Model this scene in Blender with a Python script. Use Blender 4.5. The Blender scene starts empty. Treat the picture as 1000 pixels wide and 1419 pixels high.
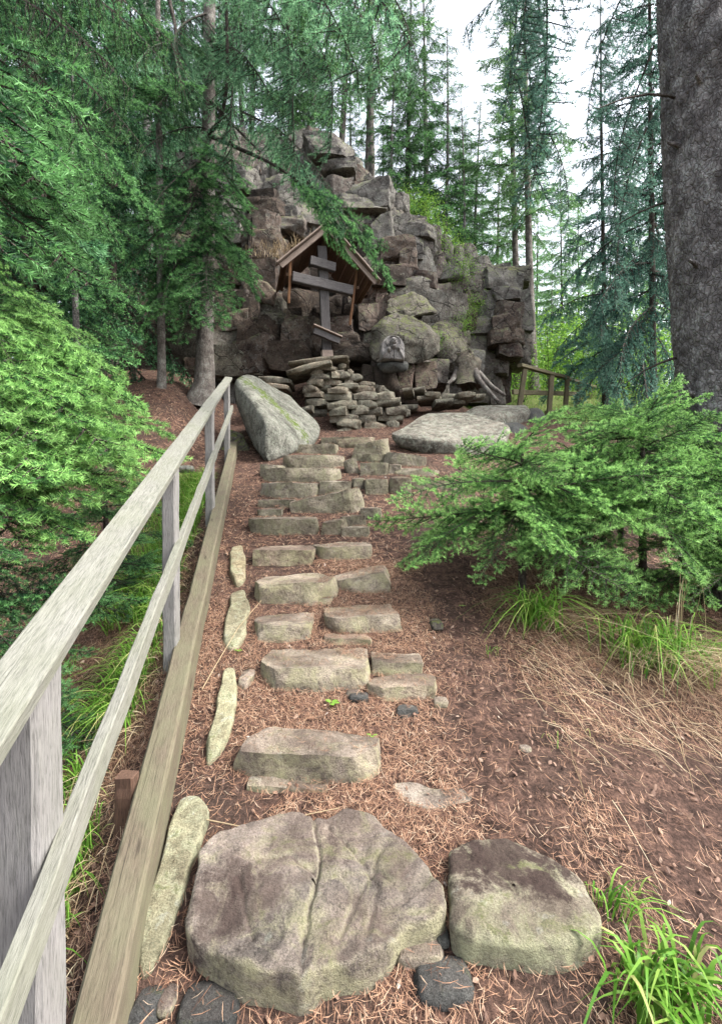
import bpy, bmesh, math, random
import numpy as np
from mathutils import Vector, Matrix, Quaternion

# ------------------------------------------------------------------ camera, sky, sun, exposure
scn = bpy.context.scene
COL = scn.collection
CAMZ, F, CX, CY = 1.45, 720.0, 500.0, 709.5
cam = bpy.data.cameras.new('camera'); cam.sensor_fit = 'HORIZONTAL'; cam.sensor_width = 36.0
cam.lens = 36.0 * F / 1000.0; cam.clip_start = 0.05; cam.clip_end = 2000
camo = bpy.data.objects.new('camera', cam); COL.objects.link(camo)
camo.location = (0, 0, CAMZ); camo.rotation_euler = (math.radians(90), 0, 0)
scn.camera = camo

SUN_EL, SUN_AZ = math.radians(52), math.radians(100)      # azimuth clockwise from +Y (the view direction)
world = bpy.data.worlds.new('World'); scn.world = world; world.use_nodes = True
wn = world.node_tree.nodes; wl = world.node_tree.links; wn.clear()
sky = wn.new('ShaderNodeTexSky'); sky.sky_type = 'NISHITA'; sky.sun_disc = False
sky.sun_elevation = SUN_EL; sky.sun_rotation = SUN_AZ
sky.air_density = 1.0; sky.dust_density = 4.0; sky.ozone_density = 1.0
hsv = wn.new('ShaderNodeHueSaturation'); hsv.inputs['Saturation'].default_value = 0.35
bg = wn.new('ShaderNodeBackground'); bg.inputs['Strength'].default_value = 0.15
wo = wn.new('ShaderNodeOutputWorld')
wl.new(sky.outputs[0], hsv.inputs['Color']); wl.new(hsv.outputs[0], bg.inputs['Color']); wl.new(bg.outputs[0], wo.inputs['Surface'])

sl = bpy.data.lights.new('sun', 'SUN'); sl.energy = 1.5; sl.angle = math.radians(11); sl.color = (1.0, 0.96, 0.9)
so = bpy.data.objects.new('sun', sl); COL.objects.link(so)
sd = Vector((math.sin(SUN_AZ) * math.cos(SUN_EL), math.cos(SUN_AZ) * math.cos(SUN_EL), math.sin(SUN_EL)))
so.rotation_euler = (-sd).to_track_quat('-Z', 'Y').to_euler(); so.location = sd * 30
scn.view_settings.view_transform = 'Standard'; scn.view_settings.look = 'None'
scn.view_settings.gamma = 1.0; scn.view_settings.use_curve_mapping = False
scn.view_settings.exposure = 2.08
scn.render.engine = 'CYCLES'
cy = scn.cycles
cy.max_bounces = 5; cy.diffuse_bounces = 4; cy.glossy_bounces = 2; cy.transmission_bounces = 3; cy.transparent_max_bounces = 4
cy.use_denoising = True
try: cy.denoiser = 'OPENIMAGEDENOISE'
except Exception: pass
cy.sample_clamp_indirect = 6

RNG = np.random.default_rng(7)
random.seed(7)

# ------------------------------------------------------------------ helpers
def P(px, py, d):
    return Vector(((px - CX) / F * d, d, CAMZ - (py - CY) / F * d))
GS, G0 = 0.3437, -0.046
def PG(px, py, h=0.0):
    """pixel -> point on the stair slope, h metres above it"""
    t = (py - CY) / F
    return P(px, py, (CAMZ - G0 - h) / (t + GS))

def _hash(ix, iy, iz, s):
    n = (ix * 374761393 + iy * 668265263 + iz * 2147483647 + s * 974634777) & 0xffffffff
    n = ((n ^ (n >> 13)) * 1274126177) & 0xffffffff
    n = n ^ (n >> 16)
    return (n & 0xffff) / 65535.0
def vnoise(p, s=0):
    p = np.asarray(p, float); i = np.floor(p).astype(np.int64); f = p - i; f = f * f * (3 - 2 * f)
    r = 0
    for dx in (0, 1):
        wx = f[:, 0] if dx else 1 - f[:, 0]
        for dy in (0, 1):
            wy = f[:, 1] if dy else 1 - f[:, 1]
            for dz in (0, 1):
                wz = f[:, 2] if dz else 1 - f[:, 2]
                r = r + wx * wy * wz * _hash(i[:, 0] + dx, i[:, 1] + dy, i[:, 2] + dz, s)
    return r * 2 - 1
def fbm(p, o=4, s=0):
    p = np.asarray(p, float); a, r = 1.0, 0
    for k in range(o):
        r = r + a * vnoise(p * (2.03 ** k) + 11.7 * k, s + k); a *= 0.5
    return r / 1.8
def sstep(a, b, x):
    t = np.clip((x - a) / (b - a), 0, 1); return t * t * (3 - 2 * t)

def tag(o, label=None, cat=None, group=None, kind=None):
    if label: o['label'] = label
    if cat: o['category'] = cat
    if group: o['group'] = group
    if kind: o['kind'] = kind
    return o
def link(name, me, parent=None, mat=None):
    o = bpy.data.objects.new(name, me); COL.objects.link(o)
    if mat is not None and me is not None and len(me.materials) == 0: me.materials.append(mat)
    if parent is not None: o.parent = parent
    return o
def empty(name, loc=(0, 0, 0)):
    o = bpy.data.objects.new(name, None); COL.objects.link(o); o.location = loc
    o.empty_display_size = 0.1
    return o
def thing(name, loc, label, cat, group=None):
    return tag(empty(name, loc), label, cat, group)
def setpar(o, parent):
    """parent keeping the world transform (parents are unrotated, unscaled empties)"""
    o.parent = parent; o.location = Vector(o.location) - Vector(parent.location)
    return o

def mesh_np(name, V, faces, mats=(), midx=None, smooth=True, attrs=None):
    """faces: (n,3) or (n,4) int array"""
    V = np.asarray(V, np.float32); Fc = np.asarray(faces, np.int32); k = Fc.shape[1]
    me = bpy.data.meshes.new(name)
    me.vertices.add(len(V)); me.vertices.foreach_set('co', V.ravel())
    me.loops.add(Fc.size); me.loops.foreach_set('vertex_index', Fc.ravel())
    me.polygons.add(len(Fc))
    me.polygons.foreach_set('loop_start', np.arange(0, Fc.size, k, dtype=np.int32))
    me.polygons.foreach_set('loop_total', np.full(len(Fc), k, np.int32))
    if midx is not None: me.polygons.foreach_set('material_index', np.asarray(midx, np.int32))
    me.polygons.foreach_set('use_smooth', np.full(len(Fc), bool(smooth)))
    for m in mats: me.materials.append(m)
    if attrs:
        for an, av in attrs.items():
            a = me.attributes.new(an, 'FLOAT', 'POINT'); a.data.foreach_set('value', np.asarray(av, np.float32))
    me.update(calc_edges=True)
    return me
def bm_mesh(name, bm, mat=None, smooth=True):
    me = bpy.data.meshes.new(name); bm.to_mesh(me); bm.free()
    me.polygons.foreach_set('use_smooth', np.full(len(me.polygons), bool(smooth)))
    if mat is not None: me.materials.append(mat)
    return me
def get_co(me):
    c = np.empty(len(me.vertices) * 3, np.float32); me.vertices.foreach_get('co', c); return c.reshape(-1, 3)
def set_co(me, c):
    me.vertices.foreach_set('co', np.asarray(c, np.float32).ravel()); me.update()

# ------------------------------------------------------------------ materials
class NT:
    def __init__(s, name):
        s.m = bpy.data.materials.new(name); s.m.use_nodes = True
        s.n = s.m.node_tree.nodes; s.l = s.m.node_tree.links; s.n.clear()
        s.out = s.n.new('ShaderNodeOutputMaterial')
    def node(s, t, **kw):
        n = s.n.new(t)
        for k, v in kw.items():
            if k in n.inputs.keys(): n.inputs[k].default_value = v
            else: setattr(n, k, v)
        return n
    def link(s, a, b): s.l.new(a, b)
    def coord(s, kind='Object', scale=(1, 1, 1)):
        tc = s.n.new('ShaderNodeTexCoord'); mp = s.n.new('ShaderNodeMapping'); mp.inputs['Scale'].default_value = scale
        s.l.new(tc.outputs[kind], mp.inputs['Vector']); return mp.outputs[0]
    def wpos(s, scale=(1, 1, 1)):
        g = s.n.new('ShaderNodeNewGeometry'); mp = s.n.new('ShaderNodeMapping'); mp.inputs['Scale'].default_value = scale
        s.l.new(g.outputs['Position'], mp.inputs['Vector']); return mp.outputs[0]
    def noise(s, vec, scale, detail=5, rough=0.6, dist=0.0):
        n = s.n.new('ShaderNodeTexNoise'); n.inputs['Scale'].default_value = scale; n.inputs['Detail'].default_value = detail
        n.inputs['Roughness'].default_value = rough; n.inputs['Distortion'].default_value = dist
        if vec is not None: s.l.new(vec, n.inputs['Vector'])
        return n.outputs['Fac']
    def voro(s, vec, scale, feature='F1', out='Distance'):
        n = s.n.new('ShaderNodeTexVoronoi'); n.feature = feature; n.inputs['Scale'].default_value = scale
        if vec is not None: s.l.new(vec, n.inputs['Vector'])
        return n.outputs[out]
    def ramp(s, fac, stops, interp='LINEAR'):
        r = s.n.new('ShaderNodeValToRGB'); r.color_ramp.interpolation = interp
        while len(r.color_ramp.elements) < len(stops): r.color_ramp.elements.new(0.5)
        for e, (p, c) in zip(r.color_ramp.elements, stops):
            e.position = p; e.color = (c, c, c, 1) if not hasattr(c, '__len__') else tuple(c) + (1,)
        s.l.new(fac, r.inputs[0]); return r.outputs[0]
    def mix(s, fac, a, b, mode='MIX'):
        m = s.n.new('ShaderNodeMix'); m.data_type = 'RGBA'; m.blend_type = mode
        for inp, v in ((m.inputs[0], fac), (m.inputs[6], a), (m.inputs[7], b)):
            if hasattr(v, 'is_linked'): s.l.new(v, inp)
            elif hasattr(v, '__len__'): inp.default_value = tuple(v) + (1,)
            else: inp.default_value = v
        return m.outputs[2]
    def math(s, op, a, b=0.0, clamp=False):
        m = s.n.new('ShaderNodeMath'); m.operation = op; m.use_clamp = clamp
        for inp, v in ((m.inputs[0], a), (m.inputs[1], b)):
            if hasattr(v, 'is_linked'): s.l.new(v, inp)
            else: inp.default_value = v
        return m.outputs[0]
    def nz(s):
        g = s.n.new('ShaderNodeNewGeometry'); x = s.n.new('ShaderNodeSeparateXYZ'); s.l.new(g.outputs['Normal'], x.inputs[0]); return x.outputs['Z']
    def rnd(s):
        return s.n.new('ShaderNodeObjectInfo').outputs['Random']
    def island(s):
        return s.n.new('ShaderNodeNewGeometry').outputs['Random Per Island']
    def attr(s, name):
        a = s.n.new('ShaderNodeAttribute'); a.attribute_name = name; return a.outputs['Fac']
    def bump(s, h, strength=0.5, dist=0.02, prev=None):
        b = s.n.new('ShaderNodeBump'); b.inputs['Strength'].default_value = strength; b.inputs['Distance'].default_value = dist
        s.l.new(h, b.inputs['Height'])
        if prev is not None: s.l.new(prev, b.inputs['Normal'])
        return b.outputs[0]
    def finish(s, col, rough=0.85, normal=None, spec=0.3, trans=None):
        p = s.n.new('ShaderNodeBsdfPrincipled'); p.inputs['Roughness'].default_value = 0.85
        for inp, v in ((p.inputs['Base Color'], col), (p.inputs['Roughness'], rough)):
            if hasattr(v, 'is_linked'): s.l.new(v, inp)
            elif hasattr(v, '__len__'): inp.default_value = tuple(v) + (1,)
            else: inp.default_value = v
        p.inputs['Specular IOR Level'].default_value = spec
        if normal is not None: s.l.new(normal, p.inputs['Normal'])
        sh = p.outputs[0]
        if trans:
            t = s.n.new('ShaderNodeBsdfTranslucent')
            if hasattr(col, 'is_linked'): s.l.new(col, t.inputs[0])
            else: t.inputs[0].default_value = tuple(col) + (1,)
            mx = s.n.new('ShaderNodeMixShader'); mx.inputs[0].default_value = trans
            s.l.new(sh, mx.inputs[1]); s.l.new(t.outputs[0], mx.inputs[2]); sh = mx.outputs[0]
        s.l.new(sh, s.out.inputs['Surface']); return s.m

def mat_soil():
    t = NT('forest_soil'); w = t.wpos()
    big = t.noise(w, 1.6, 5, 0.6); mid = t.noise(w, 14, 6, 0.75, 0.6); fine = t.noise(w, 85, 4, 0.8)
    col = t.ramp(mid, [(0.28, (0.016, 0.010, 0.008)), (0.45, (0.052, 0.031, 0.024)), (0.60, (0.115, 0.068, 0.051)), (0.78, (0.22, 0.14, 0.105))])
    bare = t.ramp(big, [(0.50, 0.0), (0.60, 1.0)])
    bare = t.math('MULTIPLY', bare, 0.75)
    col = t.mix(bare, col, (0.052, 0.035, 0.028))
    f2 = t.ramp(fine, [(0.35, 0.45), (0.65, 1.35)])
    col = t.mix(1.0, col, f2, 'MULTIPLY')
    # grassy meadow far to the right of the rocks
    gx = t.n.new('ShaderNodeSeparateXYZ'); t.link(w, gx.inputs[0])
    gm = t.math('MULTIPLY', t.ramp(t.math('MULTIPLY', gx.outputs['Y'], 0.05), [(0.50, 0.0), (0.56, 1.0)]),
                t.ramp(t.math('MULTIPLY', gx.outputs['X'], 0.2), [(0.34, 0.0), (0.5, 1.0)]))
    col = t.mix(gm, col, t.mix(mid, (0.06, 0.11, 0.025), (0.16, 0.17, 0.06)))
    h = t.math('ADD', mid, t.math('MULTIPLY', fine, 0.5))
    return t.finish(col, 0.95, t.bump(h, 0.9, 0.02), 0.15)
def mat_stone(name, base, light, dark, lichen, moss_amt=0.25, soil_amt=0.5, lich_amt=0.5, scale=1.0, side=0.0, dim=0.62, moss_lo=0.56, contrast=1.0, band=None, spots=(), soil_k=.9, crack=0.0):
    base, light, dark, lichen = [tuple(x * dim for x in c) for c in (base, light, dark, lichen)]
    """stone with per-stone tint, pale lichen, moss and soil caught on its upward faces"""
    t = NT(name); tc = t.n.new('ShaderNodeTexCoord'); r = t.rnd()
    off = t.n.new('ShaderNodeVectorMath'); off.operation = 'ADD'; cb = t.n.new('ShaderNodeCombineXYZ')
    t.link(t.math('MULTIPLY', r, 37.0), cb.inputs[0]); t.link(t.math('MULTIPLY', r, 91.0), cb.inputs[1])
    g = t.n.new('ShaderNodeNewGeometry')
    t.link(g.outputs['Position'], off.inputs[0]); t.link(cb.outputs[0], off.inputs[1]); v = off.outputs[0]
    n1 = t.noise(v, 5 * scale, 6, 0.65, 0.4); n2 = t.noise(v, 34 * scale, 7, 0.78); n3 = t.noise(v, 210 * scale, 3, 0.7)
    n4 = t.noise(v, 3.1 * scale, 4, 0.6, 1.0); n5 = t.noise(v, 9 * scale, 5, 0.7, 0.8)
    col = t.ramp(n1, [(0.30, dark), (0.5, base), (0.68, light)])
    tint = t.ramp(r, [(0.0, (0.78, 0.72, 0.70)), (0.35, (1.0, 0.98, 0.95)), (0.7, (1.12, 1.08, 1.0)), (1.0, (0.95, 0.82, 0.76))])
    col = t.mix(1.0, col, tint, 'MULTIPLY')
    col = t.mix(1.0, col, t.ramp(n2, [(0.3, 1 - .45 * contrast), (0.5, 1.0), (0.72, 1 + .3 * contrast)]), 'MULTIPLY')
    col = t.mix(1.0, col, t.ramp(t.noise(v, 1.7 * scale, 4, .6, .5), [(0.3, .62), (0.5, 1.0), (0.7, 1.25)]), 'MULTIPLY')
    col = t.mix(t.math('MULTIPLY', t.ramp(n5, [(0.50, 0.0), (0.60, 1.0)]), lich_amt), col, lichen)
    pale = t.ramp(t.noise(v, 17 * scale, 4, 0.6, 0.3), [(0.63, 0.0), (0.67, 1.0)])
    col = t.mix(t.math('MULTIPLY', pale, lich_amt * 0.7), col, (0.36, 0.38, 0.33))
    col = t.mix(1.0, col, t.ramp(n3, [(0.34, .62), (0.5, 1.0), (0.66, 1.3)]), 'MULTIPLY')
    nz = t.nz()
    if side:                                               # algae and lichen film on the risers
        sf = t.math('MULTIPLY', t.ramp(nz, [(0.25, 1.0), (0.95, 0.0)]), t.ramp(t.math('ADD', t.math('MULTIPLY', n5, .6), t.math('MULTIPLY', n2, .4)), [(0.42, 0.0), (0.60, 1.0)]))
        col = t.mix(t.math('MULTIPLY', sf, side), col, t.mix(n2, tuple(x * .75 for x in lichen), tuple(min(1, x * 1.35) for x in lichen)))
    if soil_amt:
        s = t.math('MULTIPLY', t.ramp(nz, [(0.55, 0.0), (0.9, 1.0)]), t.ramp(t.math('ADD', n4, t.math('MULTIPLY', n2, 0.25)), [(0.56, 0.0), (0.70, 1.0)]))
        col = t.mix(t.math('MULTIPLY', s, soil_amt), col, (0.075, 0.050, 0.040))
    for sc, sr in spots:                                   # soil trodden onto the slab
        ds = t.n.new('ShaderNodeVectorMath'); ds.operation = 'DISTANCE'; t.link(g.outputs['Position'], ds.inputs[0]); ds.inputs[1].default_value = sc
        sm = t.ramp(t.math('ADD', ds.outputs['Value'], t.math('MULTIPLY', t.math('SUBTRACT', t.math('ADD', n5, t.math('MULTIPLY', n2, .6)), .8), .30)), [(sr * .6, soil_k), (sr * 1.25, 0.0)])
        col = t.mix(sm, col, t.mix(n2, (0.030, 0.020, 0.017), (0.075, 0.05, 0.042)))
    if moss_amt:
        mo = t.math('MULTIPLY', t.ramp(nz, [(-0.1, 0.0), (0.55, 1.0)]), t.ramp(t.math('ADD', t.math('MULTIPLY', n5, 0.6), t.math('MULTIPLY', n2, 0.4)), [(moss_lo, 0.0), (moss_lo + .05, 1.0)]))
        col = t.mix(t.math('MULTIPLY', mo, moss_amt), col, t.mix(n3, (0.045, 0.055, 0.016), (0.15, 0.165, 0.05)))
    if band is not None:                                   # a moss stripe grown along one ridge
        a_, b_ = band; sb_ = t.n.new('ShaderNodeVectorMath'); sb_.operation = 'SUBTRACT'; t.link(g.outputs['Position'], sb_.inputs[0]); sb_.inputs[1].default_value = a_
        ab = (b_ - a_).normalized(); cp = t.n.new('ShaderNodeVectorMath'); cp.operation = 'CROSS_PRODUCT'; t.link(sb_.outputs[0], cp.inputs[0]); cp.inputs[1].default_value = ab
        le = t.n.new('ShaderNodeVectorMath'); le.operation = 'LENGTH'; t.link(cp.outputs[0], le.inputs[0])
        mk = t.ramp(t.math('ADD', le.outputs['Value'], t.math('MULTIPLY', t.math('SUBTRACT', n5, .5), .9)), [(0.05, 1.0), (0.12, 0.0)])
        col = t.mix(mk, col, t.mix(n3, (0.035, 0.06, 0.010), (0.12, 0.16, 0.03)))
    if crack:                                              # natural joints of the outcrop
        dv = t.n.new('ShaderNodeVectorMath'); dv.operation = 'ADD'; dn = t.n.new('ShaderNodeTexNoise'); dn.inputs['Scale'].default_value = 2.2; dn.inputs['Detail'].default_value = 5; t.link(v, dn.inputs['Vector'])
        t.link(v, dv.inputs[0]); ds_ = t.n.new('ShaderNodeVectorMath'); ds_.operation = 'SCALE'; ds_.inputs['Scale'].default_value = .5; t.link(dn.outputs['Color'], ds_.inputs[0]); t.link(ds_.outputs[0], dv.inputs[1])
        ce = t.ramp(t.voro(dv.outputs[0], 2.6, 'DISTANCE_TO_EDGE'), [(0.0, 1.0), (0.035, 0.0)]); ce = t.math('MULTIPLY', ce, t.ramp(n4, [(0.42, 0.0), (0.55, 1.0)]))
        col = t.mix(t.math('MULTIPLY', ce, crack), col, (0.012, 0.010, 0.009)); n1 = t.math('SUBTRACT', n1, t.math('MULTIPLY', ce, .5))
    h = t.math('ADD', t.math('ADD', t.math('MULTIPLY', n1, 1.0), t.math('MULTIPLY', n2, 0.6)), t.math('MULTIPLY', n3, 0.22))
    cr = t.ramp(t.voro(v, 4.5 * scale, 'DISTANCE_TO_EDGE'), [(0.0, 0.0), (0.03, 1.0)])
    h = t.math('ADD', h, t.math('MULTIPLY', cr, 0.03 * contrast))
    return t.finish(col, 0.9, t.bump(h, 0.9, 0.04), 0.2)
def mat_wood(name, dark, mid, light, algae=0.0, algae_col=(0.12, 0.15, 0.06)):
    t = NT(name); v = t.coord('Object', (8, 75, 75)); v2 = t.coord('Object', (26, 300, 300)); dark, mid, light, algae_col = [tuple(x * .56 for x in c) for c in (dark, mid, light, algae_col)]; v3 = t.coord('Object', (6, 14, 14))
    a = t.noise(v, 1.0, 6, 0.65, 0.5); b = t.noise(v2, 1.0, 4, 0.7); c = t.noise(v3, 1.0, 5, 0.6)
    col = t.ramp(a, [(0.25, tuple(.5 * x + .5 * y for x, y in zip(dark, mid))), (0.5, mid), (0.75, tuple(.5 * x + .5 * y for x, y in zip(light, mid)))])
    col = t.mix(1.0, col, t.ramp(b, [(0.32, 0.5), (0.5, 1.0), (0.7, 1.2)]), 'MULTIPLY')
    col = t.mix(t.math('MULTIPLY', t.ramp(c, [(0.62, 0.0), (0.72, 1.0)]), 0.5), col, dark)
    if algae:
        col = t.mix(t.math('MULTIPLY', t.ramp(c, [(0.35, 0.0), (0.65, 1.0)]), algae), col, algae_col)
    spl = t.ramp(t.noise(t.coord('Object', (1.3, 110, 110)), 1.0, 3, .5, .3), [(0.66, 0.0), (0.70, 1.0)]); col = t.mix(t.math('MULTIPLY', spl, .6), col, tuple(x * .4 for x in dark))
    kn = t.voro(t.coord('Object', (3.2, 16, 16)), 1.0); col = t.mix(t.ramp(kn, [(0.07, .75), (0.13, 0.0)]), col, tuple(x * .6 for x in dark))
    r = t.rnd(); col = t.mix(1.0, col, t.ramp(r, [(0, 0.85), (1, 1.12)]), 'MULTIPLY')
    h = t.math('ADD', a, t.math('MULTIPLY', b, 0.6))
    return t.finish(col, 0.82, t.bump(h, 0.5, 0.006), 0.25)
def mat_bark(name, dark, mid, light, lich=(0.35, 0.4, 0.33), scale=1.0, lich_amt=0.4, edge=.6):
    t = NT(name); w1 = t.wpos(); wd = t.n.new('ShaderNodeVectorMath'); wd.operation = 'ADD'; nn = t.n.new('ShaderNodeTexNoise'); nn.inputs['Scale'].default_value = 14; t.link(w1, nn.inputs['Vector'])
    sc_ = t.n.new('ShaderNodeVectorMath'); sc_.operation = 'SCALE'; sc_.inputs['Scale'].default_value = .06; t.link(nn.outputs['Color'], sc_.inputs[0]); t.link(t.wpos((1, 1, .5)), wd.inputs[0]); t.link(sc_.outputs[0], wd.inputs[1]); w = wd.outputs[0]
    vo = t.voro(w, 34 * scale, 'F1'); ed = t.voro(w, 34 * scale, 'DISTANCE_TO_EDGE'); n = t.noise(w1, 7, 6, 0.7); n2 = t.noise(w1, 60, 4, 0.7)
    cell = t.n.new('ShaderNodeRGBToBW'); t.link(t.voro(w, 34 * scale, 'F1', 'Color'), cell.inputs[0]); cell = cell.outputs[0]
    col = t.ramp(n, [(0.3, dark), (0.5, mid), (0.72, light)])
    col = t.mix(0.5, col, t.mix(1.0, col, cell, 'MULTIPLY')); col = t.mix(1.0, col, t.ramp(t.noise(t.wpos((9, 9, 1.6)), 1.0, 4, .6), [(0.32, .55), (0.5, 1.0), (0.68, 1.3)]), 'MULTIPLY')
    col = t.mix(t.ramp(ed, [(0.0, edge), (0.10, 0.0)]), col, dark)
    col = t.mix(t.math('MULTIPLY', t.ramp(t.math('ADD', t.math('MULTIPLY', n, 0.5), t.math('MULTIPLY', n2, 0.5)), [(0.52, 0.0), (0.6, 1.0)]), lich_amt), col, lich)
    h = t.math('ADD', t.math('MULTIPLY', t.ramp(ed, [(0.0, 0.0), (0.18, 1.0)]), edge), t.math('MULTIPLY', n2, 0.9))
    return t.finish(col, 0.9, t.bump(h, 0.8, 0.02), 0.2)
def mat_needle(name, dark, tipc, trans=0.3, var=0.25):
    t = NT(name); a = t.attr('tip'); isl = t.rnd(); w = t.wpos()
    n = t.noise(w, 1.3, 3, 0.6)
    f = t.math('ADD', t.math('MULTIPLY', a, 0.92), t.math('MULTIPLY', t.math('SUBTRACT', n, 0.5), 0.7), True)
    col = t.mix(f, dark, tipc)
    col = t.mix(1.0, col, t.ramp(isl, [(0, 1 - var), (1, 1 + var)]), 'MULTIPLY')
    return t.finish(col, 0.55, None, 0.25, trans)
def mat_island(name, stops, rough=0.7, trans=None, spec=0.2):
    t = NT(name); col = t.ramp(t.island(), stops); return t.finish(col, rough, None, spec, trans)
def mat_plain(name, c, rough=0.8):
    t = NT(name); w = t.wpos(); n = t.noise(w, 30, 4, 0.6)
    return t.finish(t.mix(n, tuple(x * 0.7 for x in c), tuple(min(1, x * 1.25) for x in c)), rough)

M = {}
M['soil'] = mat_soil()
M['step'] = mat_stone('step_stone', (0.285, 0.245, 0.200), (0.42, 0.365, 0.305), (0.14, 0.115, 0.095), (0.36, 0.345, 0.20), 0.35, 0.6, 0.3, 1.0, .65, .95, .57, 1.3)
M['stepdim'] = mat_stone('shaded_mossy_step_stone', (0.25, 0.22, 0.18), (0.37, 0.33, 0.275), (0.12, 0.10, 0.085), (0.33, 0.32, 0.20), 0.5, 0.6, 0.3, 1.2, .6, .72, .55, 1.5)  # upper steps: shade put into a darker stone colour, with a little more moss
M['slab'] = mat_stone('worn_slab', (0.29, 0.255, 0.225), (0.42, 0.36, 0.305), (0.12, 0.11, 0.10), (0.38, 0.36, 0.22), 0.4, 0.6, 0.35, 0.8, .7, .92, .56, 1.35, None, [(PG(352, 1252, .06), .085), (PG(300, 1262, .06), .06), (PG(330, 1215, .06), .05), (PG(462, 1180, .06), .05)], .55)
M['slabsoil'] = mat_stone('soil_covered_slab', (0.285, 0.255, 0.200), (0.42, 0.38, 0.305), (0.14, 0.12, 0.095), (0.40, 0.40, 0.25), 0.6, 0.4, 0.5, 1.0, .8, .90, .57, 1.3, None, [(PG(700, 1190, .06), .105), (PG(640, 1190, .06), .07), (PG(755, 1210, .06), .065)])
M['lichen'] = mat_stone('lichen_boulder', (0.24, 0.245, 0.22), (0.42, 0.43, 0.38), (0.11, 0.11, 0.09), (0.47, 0.50, 0.41), 0.45, 0.2, 0.7, 1.4, 0, .62, .56, 1.8)
M['cliff'] = mat_stone('cliff_rock', (0.195, 0.150, 0.127), (0.31, 0.25, 0.215), (0.07, 0.056, 0.05), (0.36, 0.355, 0.33), 0.75, 0.3, 0.35, 0.9, 0, .46, .51, 1.9, None, (), .9, .85)
M['cliffgrey'] = mat_stone('grey_cliff_rock', (0.25, 0.235, 0.22), (0.38, 0.37, 0.35), (0.10, 0.09, 0.08), (0.42, 0.42, 0.38), 0.75, 0.3, 0.5, 0.9, 0, .50, .50, 1.9, None, (), .9, .85)
M['niche'] = mat_stone('shade_darkened_niche_rock', (0.125, 0.098, 0.082), (0.20, 0.155, 0.13), (0.055, 0.045, 0.04), (0.19, 0.18, 0.15), 0.35, 0.2, 0.25, 0.9, 0, .36, .55, 1.6, None, (), .9, .7)  # brown rock darkened in colour to carry the shade of the hollow
M['mossrock'] = mat_stone('mossy_rock', (0.19, 0.175, 0.15), (0.31, 0.29, 0.25), (0.08, 0.07, 0.06), (0.36, 0.37, 0.30), 0.9, 0.1, 0.45, 1.0, 0, .52, .495, 1.7, None, (), .9, .7)
M['darkstone'] = mat_stone('dark_stone', (0.10, 0.105, 0.105), (0.16, 0.16, 0.155), (0.05, 0.05, 0.05), (0.16, 0.17, 0.14), 0.3, 0.2, 0.2)
M['drywall'] = mat_stone('dry_wall_stone', (0.20, 0.185, 0.15), (0.31, 0.285, 0.23), (0.09, 0.08, 0.065), (0.36, 0.36, 0.28), 0.5, 0.2, 0.5, 1.3, 0, .80, .55, 1.5)
M['edging'] = mat_stone('edging_stone', (0.31, 0.30, 0.20), (0.43, 0.42, 0.30), (0.17, 0.15, 0.10), (0.44, 0.45, 0.30), 0.6, 0.2, 0.6, 1.0, .4, .85, .56, 1.3)
M['icon'] = mat_stone('carved_grey_stone', (0.40, 0.39, 0.40), (0.50, 0.49, 0.49), (0.26, 0.25, 0.26), (0.42, 0.42, 0.40), 0.0, 0.0, 0.1, 2.0, 0, .62)
M['stripe'] = mat_stone('moss_striped_boulder', (0.26, 0.265, 0.235), (0.44, 0.45, 0.40), (0.12, 0.12, 0.10), (0.50, 0.53, 0.44), 0.4, 0.15, 0.6, 1.6, 0, .50, .56, 2.0, (P(352, 528, 6.9), P(420, 588, 6.75)))
M['rail'] = mat_wood('weathered_grey_wood', (0.17, 0.165, 0.145), (0.33, 0.325, 0.28), (0.46, 0.455, 0.40), 0.35, (0.25, 0.27, 0.17))
M['kick'] = mat_wood('algae_green_wood', (0.09, 0.07, 0.046), (0.185, 0.15, 0.105), (0.28, 0.24, 0.175), 0.6, (0.22, 0.22, 0.13))
M['postw'] = mat_wood('silvery_post_wood', (0.22, 0.21, 0.205), (0.34, 0.325, 0.315), (0.43, 0.415, 0.40), 0.15)
M['cross'] = mat_wood('dark_tarred_wood', (0.05, 0.046, 0.047), (0.165, 0.152, 0.152), (0.32, 0.30, 0.29))
M['roofw'] = mat_wood('brown_roof_board', (0.12, 0.072, 0.050), (0.28, 0.17, 0.115), (0.40, 0.27, 0.20))
M['barge'] = mat_wood('grey_brown_barge_board', (0.26, 0.19, 0.155), (0.46, 0.36, 0.30), (0.60, 0.50, 0.43))
M['strut'] = mat_wood('orange_brown_pole', (0.13, 0.065, 0.03), (0.26, 0.13, 0.065), (0.34, 0.19, 0.10))
M['stub'] = mat_wood('brown_stub', (0.07, 0.04, 0.028), (0.16, 0.09, 0.06), (0.24, 0.15, 0.11))
M['fence'] = mat_wood('brown_fence_wood', (0.11, 0.085, 0.05), (0.22, 0.18, 0.11), (0.31, 0.26, 0.17), 0.3)
M['bark'] = mat_bark('spruce_bark', (0.070, 0.064, 0.062), (0.190, 0.176, 0.170), (0.32, 0.300, 0.29), (0.36, 0.38, 0.36), 1.25, .5, .7)
M['barkpale'] = mat_bark('pale_spruce_bark', (0.09, 0.075, 0.065), (0.21, 0.185, 0.165), (0.32, 0.295, 0.27), (0.36, 0.38, 0.33), 1.6)
M['barkdark'] = mat_bark('dark_twig_bark', (0.03, 0.024, 0.02), (0.075, 0.06, 0.05), (0.12, 0.10, 0.085), (0.2, 0.22, 0.17), 1.5, 0.2)
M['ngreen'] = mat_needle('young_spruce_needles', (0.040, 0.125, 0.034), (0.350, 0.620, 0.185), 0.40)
M['nmid'] = mat_needle('spruce_needles', (0.014, 0.055, 0.022), (0.155, 0.350, 0.115), 0.32)
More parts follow.
